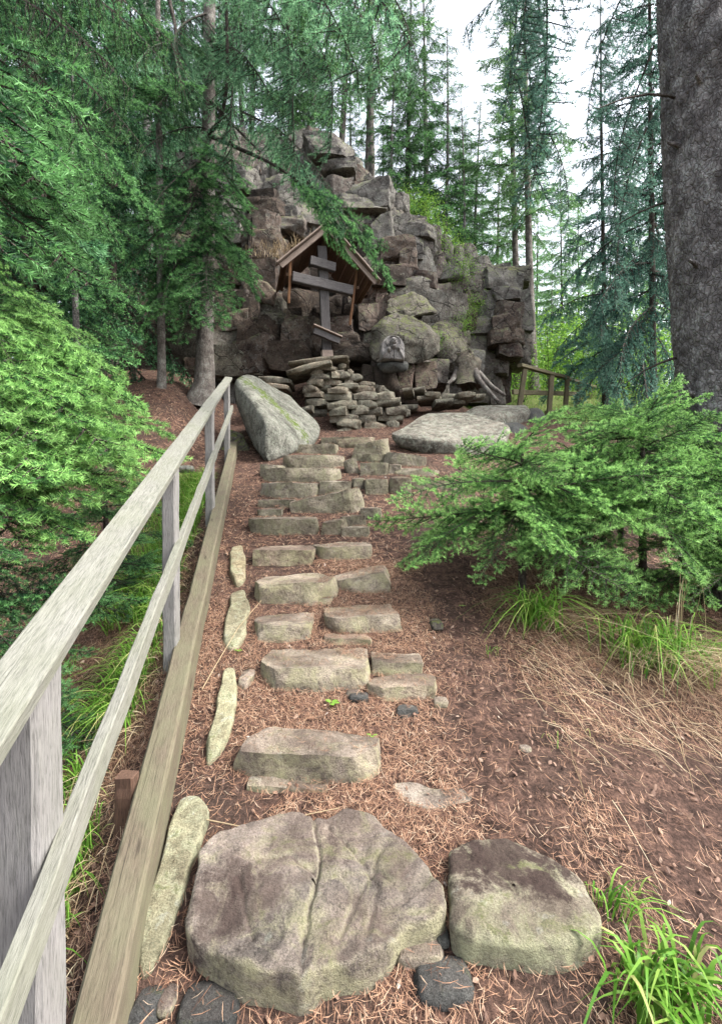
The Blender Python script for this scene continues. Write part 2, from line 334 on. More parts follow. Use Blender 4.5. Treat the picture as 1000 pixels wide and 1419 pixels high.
M['nteal'] = mat_needle('pale_hanging_needles', (0.055, 0.145, 0.080), (0.250, 0.470, 0.250), 0.48)
M['nfar'] = mat_needle('deep_spruce_needles', (0.024, 0.082, 0.042), (0.165, 0.370, 0.165), 0.44)
M['nblue'] = mat_needle('blue_green_needles', (0.040, 0.105, 0.082), (0.160, 0.320, 0.230), 0.5)
M['npine'] = mat_needle('pale_pine_needles', (0.085, 0.20, 0.075), (0.21, 0.38, 0.14), 0.5)
M['leaf'] = mat_island('fresh_leaves', [(0, (0.09, 0.20, 0.03)), (0.5, (0.16, 0.32, 0.045)), (1, (0.26, 0.42, 0.08))], 0.5, 0.4)
M['grass'] = mat_island('grass_blades', [(0, (0.045, 0.125, 0.015)), (0.5, (0.11, 0.25, 0.03)), (0.85, (0.20, 0.35, 0.06)), (1, (0.40, 0.38, 0.16))], 0.45, 0.35)
M['dry'] = mat_island('dry_grass_blades', [(0, (0.16, 0.11, 0.065)), (0.5, (0.34, 0.26, 0.155)), (0.85, (0.46, 0.37, 0.24)), (1, (0.56, 0.49, 0.35))], 0.6, 0.25)
M['litter'] = mat_island('fallen_needles', [(0, (0.045, 0.022, 0.015)), (0.35, (0.150, 0.078, 0.050)), (0.7, (0.30, 0.170, 0.105)), (0.93, (0.38, 0.25, 0.165)), (1, (0.46, 0.37, 0.27))], 0.6)
M['fallen'] = mat_island('fallen_leaves', [(0, (0.06, 0.034, 0.024)), (0.5, (0.135, 0.078, 0.055)), (0.88, (0.20, 0.125, 0.088)), (0.985, (0.28, 0.21, 0.16)), (1, (0.36, 0.33, 0.30))], 0.6)

# ------------------------------------------------------------------ terrain
def H(x, y):
    x = np.asarray(x, float); y = np.asarray(y, float)
    lin = GS * y + G0
    z = np.where(y < 7.0, lin, np.where(y < 9.5, 2.36 + 0.41 * (y - 7.0), np.where(y < 14, 3.385 + 0.30 * (y - 9.5), 4.735 + 0.03 * np.minimum(y - 14, 60))))
    z = np.where(y < -2.0, GS * -2 + G0 + 0.05 * np.maximum(y + 2, -20), z)
    xr = -0.193 * y - 0.42
    L = np.clip(xr - x, 0, None)
    fade = sstep(4.2, 7.6, y)
    z = z + (-0.9 * (1 - np.exp(-L * 0.85))) * (1 - fade) + 0.65 * sstep(0.0, 1.0, L) * fade * (1 - sstep(9, 13, y))
    R = np.clip(x - (0.75 + 0.05 * y), 0, None)
    z = z - 0.75 * (1 - np.exp(-R * 0.22)) * (1 - sstep(4.5, 8, y))
    z = z + 0.72 * np.exp(-(((x + 0.75) / 0.75) ** 2 + ((y - 9.35) / 0.75) ** 2))
    z = z - 0.34 * sstep(1.7, 2.7, x) * sstep(8.2, 9.4, y) * (1 - sstep(11.5, 13.5, y))
    # far land keeps rising gently behind the wood on both sides
    z = z + 0.9 * sstep(12, 30, y) * sstep(2, 9, np.abs(x))
    p = np.stack([x * 1.3, y * 1.3, x * 0], -1).reshape(-1, 3)
    n = fbm(p, 4, 3).reshape(x.shape)
    onpath = np.exp(-((x + 0.10 * y - 0.05) / 0.7) ** 2) * (y < 8)
    return z + n * (0.045 + 0.05 * sstep(1.0, 3.0, np.abs(x))) * (1 - 0.75 * onpath)
def axis(segs):
    out = []
    for a, b, st in segs: out += list(np.arange(a, b - 1e-6, st))
    return np.array(out + [segs[-1][1]])
gx = axis([(-180, -40, 20), (-40, -10, 2.5), (-10, -3, 0.35), (-3, 3.2, 0.055), (3.2, 10, 0.3), (10, 40, 2.5), (40, 180, 20)])
gy = axis([(-60, -5, 8), (-5, 0.4, 0.4), (0.4, 6, 0.05), (6, 12, 0.1), (12, 20, 0.4), (20, 60, 3), (60, 260, 25)])
XX, YY = np.meshgrid(gx, gy)
ZZ = H(XX, YY)
nx_, ny_ = len(gx), len(gy)
idx = np.arange(nx_ * ny_).reshape(ny_, nx_)
quads = np.stack([idx[:-1, :-1], idx[:-1, 1:], idx[1:, 1:], idx[1:, :-1]], -1).reshape(-1, 4)
tag(link('ground', mesh_np('ground', np.stack([XX, YY, ZZ], -1).reshape(-1, 3), quads, [M['soil']])), kind='structure')

# ------------------------------------------------------------------ stone builders
def grid_cube(n):
    bm = bmesh.new(); bmesh.ops.create_cube(bm, size=2.0)
    bmesh.ops.subdivide_edges(bm, edges=bm.edges[:], cuts=n, use_grid_fill=True)
    return bm
def rock_me(name, seed, dims, mat, n=7, rnd=0.35, ncut=5, cut=(0.72, 0.95), amp=0.07, freq=1.6, flat_top=False, sharp=50):
    """an angular stone of half-size dims: a box rounded, chipped by planes and roughened"""
    rg = np.random.default_rng(seed)
    me = bm_mesh(name, grid_cube(n), mat); c = get_co(me).astype(float)
    r = np.linalg.norm(c, axis=1, keepdims=True); mx = np.max(np.abs(c), axis=1, keepdims=True)
    sph = c / r * 1.18
    c = c * (1 - rnd) + sph * rnd
    for k in range(ncut):
        v = rg.normal(size=3); v[2] *= 0.55 if not flat_top else 0.2
        v /= np.linalg.norm(v); d = rg.uniform(*cut) * (np.abs(v).sum() * 0.62 + 0.38)
        o = c @ v - d; c = c - np.clip(o, 0, None)[:, None] * v
    dm = np.array(dims, float); c = c * dm
    s = dm.mean() * 1.0
    q = c / s * freq + seed * 3.7
    nz = np.stack([fbm(q + k * 17.3, 4, seed + k) for k in range(3)], -1)
    c = c + nz * amp * s
    set_co(me, c); me.set_sharp_from_angle(angle=math.radians(sharp)); return me
def hull_rock(name, pts, mat, sub=3, amp=0.05, freq=2.0, seed=1, smooth=0.35):
    bm = bmesh.new()
    for p in pts: bm.verts.new(p)
    r = bmesh.ops.convex_hull(bm, input=bm.verts[:])
    bmesh.ops.delete(bm, geom=[e for e in r['geom_interior'] if isinstance(e, bmesh.types.BMVert)], context='VERTS')
    loose = [v for v in bm.verts if not v.link_faces]
    bmesh.ops.delete(bm, geom=loose, context='VERTS')
    bmesh.ops.bevel(bm, geom=bm.edges[:], offset=0.035, segments=1, affect='EDGES')
    bmesh.ops.triangulate(bm, faces=bm.faces[:])
    for k in range(sub):
        long = [e for e in bm.edges if e.calc_length() > 0.09]
        bmesh.ops.subdivide_edges(bm, edges=long, cuts=1, use_grid_fill=False)
        bmesh.ops.triangulate(bm, faces=bm.faces[:])
    bmesh.ops.smooth_vert(bm, verts=bm.verts[:], factor=smooth, use_axis_x=True, use_axis_y=True, use_axis_z=True)
    me = bm_mesh(name, bm, mat); c = get_co(me).astype(float)
    nz = np.stack([fbm(c * freq + k * 17.3 + seed, 5, seed + k) for k in range(3)], -1)
    set_co(me, c + nz * amp); me.set_sharp_from_angle(angle=math.radians(38)); return me
def poly_stone(name, outline, topz, thick, mat, r=0.05, amp=0.012, seed=1, n=72, rings=14, crown=0.0, dents=0.0, soft=3, cracks=()):
    """a stone grown from its plan outline: flat-ish top, rounded shoulder, side wall going into the ground"""
    o = np.array([(p[0], p[1]) for p in outline], float); m = len(o)
    seg = np.linalg.norm(np.roll(o, -1, 0) - o, axis=1); cum = np.r_[0, np.cumsum(seg)]
    tt = np.linspace(0, cum[-1], n, endpoint=False)
    oc = np.vstack([o, o[:1]])
    pts = np.stack([np.interp(tt, cum, oc[:, 0]), np.interp(tt, cum, oc[:, 1])], -1)
    for _ in range(soft): pts = 0.5 * pts + 0.25 * (np.roll(pts, 1, 0) + np.roll(pts, -1, 0))
    ctr = pts.mean(0); rad = np.linalg.norm(pts - ctr, axis=1).mean()
    V, rr = [], []
    for k in range(rings):                                       # top, centre to shoulder
        f = (k / rings) ** 0.8 * (1 - r / rad)
        V.append(np.c_[ctr + (pts - ctr) * max(f, 0.02), np.zeros(n)])
    for a in (0, 18, 36, 54, 72, 90):                            # rounded shoulder
        a = math.radians(a); f = 1 - r / rad * (1 - math.sin(a))
        V.append(np.c_[ctr + (pts - ctr) * f, np.full(n, -r * (1 - math.cos(a)))])
    for k in range(1, 4): V.append(np.c_[ctr + (pts - ctr) * (1 - 0.03 * k), np.full(n, -r - (thick - r) * k / 3)])
    R = len(V); V = np.vstack(V)
    d = np.linalg.norm(V[:, :2] - ctr, axis=1) / rad
    V[:, 2] += topz(V[:, 0], V[:, 1]) + crown * np.clip(1 - d * d, 0, 1)
    q = np.c_[V[:, :2] * 9, V[:, 2] * 9] + seed
    nz = np.stack([fbm(q + 31 * k, 5, seed + k) for k in range(3)], -1)
    V = V + nz * np.array([amp * 1.5, amp * 1.5, amp])
    if dents or amp > .012:
        V[:, 2] -= .006 * np.clip(fbm(np.c_[V[:, :2] * 30, V[:, 2] * 30] + seed, 3, seed + 40) - .15, 0, 1) * 2 + .004 * np.abs(fbm(np.c_[V[:, :2] * 14, V[:, 2] * 0] + seed, 3, seed + 44))
    if dents:
        q2 = np.c_[V[:, :2] * 3.3, V[:, 2] * 0] + seed * 2
        V[:, 2] -= dents * np.clip(fbm(q2, 3, seed + 9), 0, 1)
        cr = np.abs(fbm(np.c_[V[:, :2] * 2.6, V[:, 2] * 0] + seed * 5, 3, seed + 21))
        V[:, 2] -= 0.6 * dents * np.clip(1 - cr / 0.045, 0, 1)
    for line, dep_, wid in cracks:
        ln = np.array(line); best = np.full(len(V), 9.0)
        wv = V[:, :2] + np.stack([fbm(V * 11 + 5, 3, 77), fbm(V * 11 + 50, 3, 78)], -1) * .022
        for a, b in zip(ln[:-1], ln[1:]):
            ab = b - a; tq = np.clip(((wv - a) @ ab) / (ab @ ab), 0, 1); best = np.minimum(best, np.linalg.norm(wv - a - tq[:, None] * ab, axis=1))
        V[:, 2] -= dep_ * np.exp(-(best / wid) ** 2)
    ix = np.arange(R * n).reshape(R, n)
    q4 = np.stack([ix[:-1], np.roll(ix[:-1], -1, 1), np.roll(ix[1:], -1, 1), ix[1:]], -1).reshape(-1, 4)[:, ::-1]
    return mesh_np(name, V, q4, [mat])

# ------------------------------------------------------------------ the stairway
stairs = thing('stone_stairway', PG(420, 1200), 'rough stone stairway of embedded rocks climbing to the shrine', 'stairway')
def step(x0, x1, ytop, ybot, seed, depth=0.34, tilt=0.0, mat='step', rnd=0.3, lift=0.0, yaw=0.0, amp=0.05):
    pb = PG((x0 + x1) / 2, ybot); d = pb.y
    w = (x1 - x0) / F * d; h = (ybot - ytop) / F * d
    # split the outline into riser face and visible tread (seen only below eye level)
    if ytop > CY + 25:
        face = h * (0.52 if ytop > 860 else 0.62); D = (CAMZ - pb.z - face) * F / (ytop - CY)
        depth = min(max(D - d, 0.10), 0.36)
    else: face = h * 0.86
    emb = 0.10
    me = rock_me('stone', seed, (w / 2, depth / 2, (face + emb) / 2), M[mat], n=13, rnd=rnd * .5, ncut=7, cut=(0.78, 1.0), amp=amp, freq=2.0, flat_top=True, sharp=48)
    c = get_co(me); k_ = np.stack([fbm(c * np.array([5, 5, 5.]) + seed, 3, seed + 5 + j) for j in range(3)], -1); set_co(me, c + k_ * np.array([.030, .025, .011]))
    c = get_co(me); k_ = np.stack([fbm(c * 22 + seed, 3, seed + 9 + j) for j in range(3)], -1); set_co(me, c + k_ * .006)
    o = link('stone', me); o.location = (pb.x, d + depth / 2, pb.z + (face - emb) / 2 + lift)
    o.rotation_euler = (math.radians(2), math.radians(-tilt), math.radians(yaw))
    setpar(o, stairs); return o
S = [  # x0, x1, ytop, ybot, depth, tilt, rnd
 (312, 527, 1008, 1080, .27, 0, .45), (343, 400, 1083, 1101, .10, 0, .3), (396, 456, 1085, 1099, .10, 0, .3),
 (354, 512, 897, 957, .30, 0, .28), (514, 592, 899, 934, .24, 0, .25), (511, 609, 934, 967, .16, 2, .4), (332, 352, 925, 952, .10, 0, .6),
 (344, 437, 850, 889, .30, 2, .3), (447, 558, 838, 876, .30, 2, .3), (447, 514, 877, 894, .12, 0, .3),
 (345, 464, 788, 838, .30, 3, .28), (461, 541, 783, 821, .28, 10, .28), (420, 462, 822, 838, .1, 0, .4),
 (347, 436, 747, 784, .30, 0, .22), (428, 514, 745, 776, .30, 2, .22),
 (338, 437, 714, 743, .32, 0, .26), (444, 482, 718, 741, .2, 8, .3), (474, 507, 712, 729, .22, 4, .3), (474, 511, 728, 743, .16, 0, .3), (499, 528, 700, 721, .2, 0, .4),
 (400, 503, 681, 711, .26, 11, .26), (352, 406, 690, 704, .22, 0, .3), (352, 392, 703, 716, .2, 0, .35),
 (357, 439, 664, 691, .34, 0, .2), (439, 486, 662, 687, .34, 0, .2),
 (363, 471, 644, 668, .36, 0, .2), (389, 477, 626, 649, .36, 0, .16), (410, 467, 612, 629, .36, 0, .2), (444, 500, 603, 616, .3, 0, .2),
 (362, 392, 640, 660, .3, 0, .3), (466, 521, 603, 621, .34, 3, .3), (486, 541, 606, 638, .34, 12, .35),
 (498, 538, 637, 661, .26, 0, .28), (505, 538, 659, 686, .24, 0, .3), (479, 498, 631, 657, .2, 20, .4), (488, 506, 660, 678, .2, 0, .5),
 (536, 556, 640, 660, .2, 0, .5), (540, 570, 656, 686, .3, 0, .5), (533, 590, 625, 646, .3, -8, .35), (500, 538, 626, 640, .3, 0, .3), (545, 610, 646, 662, .3, -3, .35), (556, 640, 664, 680, .3, 0, .4)]
for i, (a, b, c, e, dp, ti, rn) in enumerate(S):
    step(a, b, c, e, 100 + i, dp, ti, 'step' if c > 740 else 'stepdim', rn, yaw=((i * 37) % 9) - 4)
lab = stairs.children[0]; lab['label'] = 'long rounded log-like step stone'
plane = lambda h: (lambda x, y: GS * y + G0 + h)
def traced(px, h, thick, mat, name='stone', slope=0.0, crk=(), **kw):
    q = [PG(a, b, h) for a, b in px]; yc = max(p.y for p in q); zc = GS * yc + G0 + h; g = GS - slope
    pts = []
    for a, b in px:
        t = (b - CY) / F; pts.append(P(a, b, (CAMZ - zc + g * yc) / (t + g)))
    on = lambda a, b: tuple(P(a, b, (CAMZ - zc + g * yc) / ((b - CY) / F + g)).xy)
    kw['cracks'] = [([on(*c_) for c_ in l_], dd_, w_) for l_, dd_, w_ in crk]
    o = link(name, poly_stone(name, pts, (lambda x, y: zc + g * (y - yc)), thick, M[mat], **kw)); setpar(o, stairs); return o
big = traced([(278, 1176), (300, 1150), (345, 1134), (400, 1122), (455, 1130), (482, 1112), (522, 1120), (548, 1150), (582, 1182), (610, 1222), (617, 1254), (596, 1274), (560, 1286), (540, 1306), (515, 1318), (478, 1324), (446, 1330), (420, 1348), (404, 1346), (352, 1340), (300, 1322), (268, 1298), (258, 1268), (262, 1222)], 0.045, 0.30, 'slab', slope=.13, r=0.016, amp=0.015, seed=5, n=200, rings=56, dents=0.018, soft=2,
             crk=[([(432, 1118), (440, 1200), (424, 1262), (414, 1350)], .013, .006), ([(300, 1165), (350, 1190), (400, 1180), (450, 1215), (520, 1200), (560, 1240)], .010, .008), ([(455, 1140), (500, 1190), (520, 1230), (505, 1320)], .008, .006), ([(330, 1290), (300, 1240)], .012, .04), ([(470, 1150), (440, 1180), (430, 1230)], .012, .045), ([(540, 1165), (505, 1215), (470, 1300)], .009, .006), ([(290, 1185), (330, 1210), (345, 1290)], .008, .006)])
big['label'] = 'broad cracked foreground slab with soil-stained hollow'
s2 = traced([(617, 1205), (622, 1172), (645, 1160), (705, 1156), (765, 1182), (806, 1214), (828, 1256), (831, 1282), (800, 1294), (775, 1298), (700, 1296), (645, 1288), (624, 1272), (617, 1240)], 0.045, 0.30, 'slabsoil', slope=.14, r=0.026, amp=0.013, seed=8, n=180, rings=44, soft=1)
s2['label'] = 'rounded pale green slab half covered by soil'
traced([(538, 1084), (575, 1080), (600, 1092), (640, 1090), (664, 1100), (660, 1112), (625, 1116), (600, 1120), (560, 1112)], 0.012, 0.1, 'slab', r=0.012, amp=0.008, seed=11, n=60, rings=8)
for k, px in enumerate([[(319, 756), (334, 752), (340, 770), (340, 800), (326, 806), (318, 790)],
           [(322, 818), (338, 812), (346, 835), (342, 875), (326, 893), (309, 888), (313, 850)],
           [(311, 922), (327, 918), (329, 955), (324, 995), (306, 1035), (286, 1052), (287, 1020), (300, 970)],
           [(248, 1095), (276, 1090), (290, 1112), (272, 1170), (248, 1240), (228, 1300), (196, 1352), (186, 1340), (200, 1270), (222, 1190)]]):
    e = traced(px, 0.035, 0.14, 'edging', 'edging_stone', r=0.03, amp=0.010, seed=30 + k, n=64, rings=10)
for x0, x1, y0, y1, mt in [(548, 612, 1290, 1332, 'step'), (576, 652, 1326, 1382, 'darkstone'), (184, 222, 1368, 1425, 'darkstone'), (250, 330, 1362, 1425, 'darkstone'), (222, 244, 1364, 1402, 'slab'),
                           (602, 620, 1270, 1310, 'darkstone'), (548, 578, 972, 994, 'darkstone'), (600, 620, 962, 979, 'step'), (484, 510, 955, 972, 'darkstone'), (720, 735, 1030, 1042, 'slab'), (480, 500, 952, 966, 'step'), (250, 268, 640, 655, 'lichen'), (596, 612, 845, 880, 'mossrock')]:
    pb = PG((x0 + x1) / 2, (y0 + y1) / 2, 0.01); w = (x1 - x0) / F * pb.y; hh = (y1 - y0) / F * pb.y
    o = link('stone', rock_me('stone', int(x0 + y0), (w / 2, hh * 0.55, min(w, hh) * 0.36), M[mt], n=6, rnd=.6, ncut=3, amp=.08)); o.location = pb + Vector((0, 0, -min(w, hh) * .2)); setpar(o, stairs)

# ------------------------------------------------------------------ timber
def beam_me(name, L, w, t, mat, seed=0, segs=10, warp=0.0013, ch=0.10, taper=1.0):
    """a sawn timber along +X with eased edges, slight warp and worn ends"""
    rg = np.random.default_rng(seed); c = ch * min(w, t)
    prof = np.array([(-w / 2 + c, -t / 2), (w / 2 - c, -t / 2), (w / 2, -t / 2 + c), (w / 2, t / 2 - c), (w / 2 - c, t / 2), (-w / 2 + c, t / 2), (-w / 2, t / 2 - c), (-w / 2, -t / 2 + c)])
    n = len(prof); xs = np.linspace(0, L, segs + 1)
    V = []
    for i, x in enumerate(xs):
        k = 1 + (taper - 1) * i / segs
        p = prof * k + rg.normal(size=(n, 2)) * warp * 0.5 + rg.normal(size=2) * warp
        V.append(np.c_[np.full(n, x) + (rg.normal(size=n) * warp if i in (0, segs) else 0), p])
    V = np.vstack(V)
    bm = bmesh.new(); vs = [bm.verts.new(v) for v in V]
    for i in range(segs):
        for j in range(n):
            a, b = i * n + j, i * n + (j + 1) % n
            bm.faces.new((vs[a], vs[b], vs[b + n], vs[a + n]))
    bm.faces.new(vs[:n][::-1]); bm.faces.new(vs[-n:])
    bmesh.ops.recalc_face_normals(bm, faces=bm.faces[:])
    return bm_mesh(name, bm, mat, smooth=False)
def beam(name, p0, p1, w, t, mat, parent, up=(0, 0, 1), seed=0, **kw):
    """w across, t along 'up'"""
    p0, p1 = Vector(p0), Vector(p1); x = (p1 - p0); L = x.length; x.normalize()
    up = Vector(up); y = up.cross(x)
    if y.length < 1e-4: y = Vector((0, 1, 0)).cross(x)
    y.normalize(); z = x.cross(y)
    o = link(name, beam_me(name, L, w, t, M[mat], seed, **kw))
    m = Matrix((x, y, z)).transposed().to_4x4(); m.translation = p0 - Vector(parent.location)
    o.parent = parent; o.matrix_local = m
    return o
RS = 0.3465
def R_top(d): return Vector((-0.193 * d - 0.403, d, CAMZ + RS * d - 0.564))
def R_mid(d): return Vector((-0.193 * d - 0.362, d, CAMZ + RS * d - 0.957))
def R_kick(d): return Vector((-0.193 * d - 0.333, d, CAMZ + RS * d - 1.389))
rail = thing('wooden_railing', R_kick(0.9), 'weathered grey wooden handrail sloping up beside the stone stairway', 'railing')
beam('handrail', R_top(0.25) + Vector((0, 0, -0.016)), R_top(6.55) + Vector((0, 0, -0.016)), 0.087, 0.030, 'rail', rail, seed=1, segs=40, up=(0.06, 0, 1), warp=.0011)
beam('mid_rail', R_mid(0.25), R_mid(6.6), 0.030, 0.056, 'rail', rail, seed=2, segs=40, up=(-0.10, 0, 1), warp=.0011)
beam('bottom_rail', R_kick(0.25) + Vector((0, 0, -0.055)), R_kick(6.6) + Vector((0, 0, -0.055)), 0.092, 0.11, 'kick', rail, seed=3, segs=40, up=(-0.1, 0, 1))
for k, (d, w) in enumerate([(0.95, 0.088), (2.32, 0.060), (4.1, 0.062), (6.2, 0.062)]):
    a = R_kick(d) + Vector((-0.085 if k == 0 else -.062, 0, -0.5)); b = R_top(d) + Vector((-0.026 if k == 0 else 0.0, 0, -0.034))
    beam('post', a, b, w, w, 'postw', rail, up=(0, -1, 0), seed=10 + k, segs=12, warp=0.0015)
stake = thing('wooden_stake', PG(190, 1110), 'short red-brown wooden stake stub against the bottom rail', 'stake')
sp = R_kick(1.60) + Vector((-.085, 0, -.02))
beam('stake', sp + Vector((0, 0, -0.25)), sp + Vector((0.01, 0, 0.045)), 0.055, 0.055, 'stub', stake, up=(0, -1, 0), seed=33)

fence = thing('wooden_fence', P(765, 580, 10.2), 'brown wooden footbridge railing beyond the flat grey rocks', 'fence')
fp = [(727, 512, 718, 562, 9.6), (764, 521, 759, 582, 9.9), (786, 526, 781, 580, 10.8), (803, 530, 799, 572, 11.8), (819, 536, 815, 566, 12.6)]
for k, (a, b, c, e, d) in enumerate(fp):
    beam('post', P(c, e + 10, d), P(a, b, d), 0.085, 0.085, 'fence', fence, up=(0, -1, 0), seed=50 + k)
beam('top_rail', P(720, 506, 9.55), P(786, 524, 10.85), 0.10, 0.06, 'fence', fence, seed=60)
beam('top_rail', P(785, 524.5, 10.8), P(824, 536, 12.8), 0.10, 0.06, 'fence', fence, seed=61)
beam('mid_rail', P(710, 543, 9.7), P(803, 546, 11.9), 0.05, 0.09, 'fence', fence, seed=62)
beam('bottom_board', P(757, 576, 9.95), P(806, 570, 12.0), 0.06, 0.20, 'fence', fence, seed=63)

# ------------------------------------------------------------------ boulders beside the stairs
def boulder(name, pts, mat, label, seed, amp=0.05, cat='boulder', sub=4, group=None, smooth=0.3, freq=2.0):
    W = [P(*p) for p in pts]; b = Vector((sum(p.x for p in W) / len(W), sum(p.y for p in W) / len(W), min(p.z for p in W)))
    o = link(name, hull_rock(name, [p - b for p in W], M[mat], sub, amp, freq, seed, smooth)); o.location = b
    return tag(o, label, cat, group)
boulder('boulder', [(324, 524, 6.95), (333, 517, 7.1), (348, 515, 7.3), (402, 546, 7.9), (446, 590, 7.6), (446, 604, 7.2), (430, 622, 6.7), (395, 628, 6.35), (366, 640, 6.0), (353, 622, 6.5), (343, 600, 6.8), (326, 552, 6.95), (345, 548, 6.5), (371, 588, 6.02), (400, 640, 7.5), (340, 600, 7.9)], 'stripe',
        'big angular lichen-covered boulder with a moss stripe beside the upper steps', 3, 0.04)
boulder('boulder', [(302, 600, 6.9), (318, 592, 7.0), (340, 596, 6.9), (352, 632, 6.6), (330, 648, 6.5), (305, 642, 6.6), (320, 650, 7.4)], 'mossrock', 'low mossy rock tucked under the big angular boulder', 4)
boulder('boulder', [(538, 602, 6.7), (590, 571, 7.7), (650, 572, 7.7), (710, 588, 7.1), (700, 612, 6.6), (625, 612, 6.4), (575, 606, 6.45), (548, 618, 6.7), (582, 632, 6.5), (640, 632, 6.45), (700, 640, 6.7), (600, 640, 7.5)], 'lichen',
        'flat pale grey slab rock with lichen next to the top steps', 6, 0.03, smooth=0.2)
boulder('boulder', [(625, 577, 8.3), (660, 562, 8.8), (732, 560, 8.9), (735, 568, 8.4), (690, 574, 7.9), (640, 582, 8.0), (640, 594, 8.0), (735, 588, 8.4), (690, 596, 7.9), (690, 590, 9.0)], 'lichen',
        'long flat grey rock ledge in front of the footbridge railing', 7, 0.03, smooth=0.2)
boulder('boulder', [(732, 566, 8.6), (750, 565, 8.7), (760, 585, 8.5), (745, 596, 8.3), (728, 592, 8.3), (740, 580, 8.1), (740, 590, 9.0)], 'darkstone', 'dark rock wedged against the end of the flat ledge', 8)
boulder('boulder', [(688, 588, 7.9), (715, 582, 8.0), (735, 592, 7.9), (738, 608, 7.8), (690, 608, 7.7), (710, 600, 7.5), (715, 600, 8.4)], 'darkstone', 'small dark rocks below the flat ledge', 9)

# ------------------------------------------------------------------ dry stone wall
PROTO = [rock_me('stone_shape', 500 + i, (1, 1, 1), M['drywall'], n=5, rnd=.12, ncut=6, cut=(.74, .98), amp=.08, freq=1.9, sharp=38) for i in range(8)]
wall = thing('dry_stone_wall', P(490, 605, 7.8), 'stacked dry stone wall of flat rocks below the cross', 'stone wall')
def put(proto, p, dims, rot, parent, name='stone', mat=None):
    me = proto
    o = bpy.data.objects.new(name, me); COL.objects.link(o); o.location = p; o.scale = dims; o.rotation_euler = rot
    if mat is not None:
        o.material_slots[0].link = 'OBJECT'; o.material_slots[0].material = mat
    if parent is not None: setpar(o, parent)
    return o
rw = random.Random(3)
def course(y, x0, x1, hp, d0, d1, wmin=18, wmax=38, thick=0.24):
    x = x0
    while x < x1 - 4:
        w = min(rw.uniform(wmin, wmax), x1 - x); t = ((x + w / 2) - x0) / max(1, x1 - x0); d = d0 + (d1 - d0) * t + rw.uniform(-.04, .04)
        put(rw.choice(PROTO), P(x + w / 2, y + rw.uniform(-1, 1), d + thick * 0.6), (w / F * d * 0.54, thick, hp / F * d * 0.60),
            (rw.uniform(-.12, .12), rw.uniform(-.09, .09), rw.uniform(-.3, .3)), wall)
        x += w
for y, x0, x1, hp in [(601, 466, 540, 11), (593, 468, 548, 11), (582, 462, 556, 11), (572, 460, 560, 11), (562, 456, 556, 10), (553, 456, 546, 10), (545, 460, 530, 8), (539, 468, 516, 7)]:
    course(y, x0, x1, hp, 7.75, 8.1)
for y, x0, x1, hp in [(597, 445, 470, 11), (587, 444, 466, 10), (577, 424, 462, 10), (568, 424, 460, 9), (560, 424, 462, 9), (551, 424, 466, 9), (543, 425, 478, 8), (535, 427, 492, 8), (527, 430, 500, 8), (520, 436, 486, 7), (513, 442, 478, 6)]:
    course(y, x0, x1, hp, 8.15, 8.5, 12, 28)
for y, x0, x1, hp in [(575, 550, 566, 10), (566, 552, 575, 8), (556, 580, 612, 7), (550, 588, 626, 7), (546, 560, 590, 6), (560, 600, 640, 7), (552, 630, 665, 7)]:
    course(y, x0, x1, hp, 8.4, 8.8, 12, 26)
for a, b, c, dd, w, h, ti in [(430, 516, 8.15, .35, .36, .045, -14), (442, 505, 8.35, .3, .48, .035, -6), (384, 532, 8.2, .3, .26, .05, 6), (378, 541, 8.1, .3, .28, .05, 3), (520, 540, 8.8, .2, .24, .05, 20)]:
    put(PROTO[2], P(a, b, c + .2), (w, dd, h), (0, math.radians(ti), 0), wall, 'capstone')

# ------------------------------------------------------------------ cliff
def topline(px):
    return np.interp(px, [150, 230, 285, 310, 340, 400, 440, 475, 505, 545, 575, 600, 650, 700, 717, 735], [330, 260, 215, 205, 200, 205, 205, 226, 258, 276, 318, 344, 366, 380, 388, 500])
def face_d(px, py):
    px = np.asarray(px, float); py = np.asarray(py, float)
    d = 9.9 + np.clip(470 - py, 0, None) / 250 * 2.2
    d = d + 1.2 * sstep(560, 660, px) + 0.5 * np.clip((330 - px) / 80, 0, 1)
    d = d + 0.9 * sstep(375, 400, px) * (1 - sstep(495, 515, px)) * sstep(320, 360, py) * (1 - sstep(410, 470, py))   # the hollow behind the shrine
    return d
cols = np.r_[np.linspace(150, 708, 60)]; rows = np.linspace(0, 1, 34)
CV = []
for r in rows:
    for c in cols:
        top = topline(c) + 12; py = 560 + (top - 560) * r
        CV.append(P(c, py, float(face_d(c, py)) + 0.30))
for k in range(1, 7):                                  # the hill top runs back behind the rim
    for c in cols:
        top = topline(c) + 12; d = float(face_d(c, top)) + 0.30; p = P(c, top, d)
        CV.append(Vector((p.x + (p.x) * 0.10 * k, p.y + 1.5 * k, p.z + 0.10 * k)))
CV = np.array([tuple(v) for v in CV])
CV += np.stack([fbm(CV * 1.1 + 9 * k, 4, 40 + k) for k in range(3)], -1) * 0.18
nr = len(rows) + 6; ci = np.arange(nr * len(cols)).reshape(nr, len(cols))
cq = np.stack([ci[:-1, :-1], ci[:-1, 1:], ci[1:, 1:], ci[1:, :-1]], -1).reshape(-1, 4)
cliff = tag(link('cliff', mesh_np('cliff', CV, cq, [M['cliff']])), 'blocky red-brown and grey rock outcrop rising behind the cross', 'cliff', kind='structure')
RP = [rock_me('rock_shape', 700 + i, (1, 1, 1), M['cliff'], n=11, rnd=.05, ncut=6, cut=(.70, .98), amp=.12, freq=2.2, sharp=38) for i in range(16)]
rr = random.Random(12)
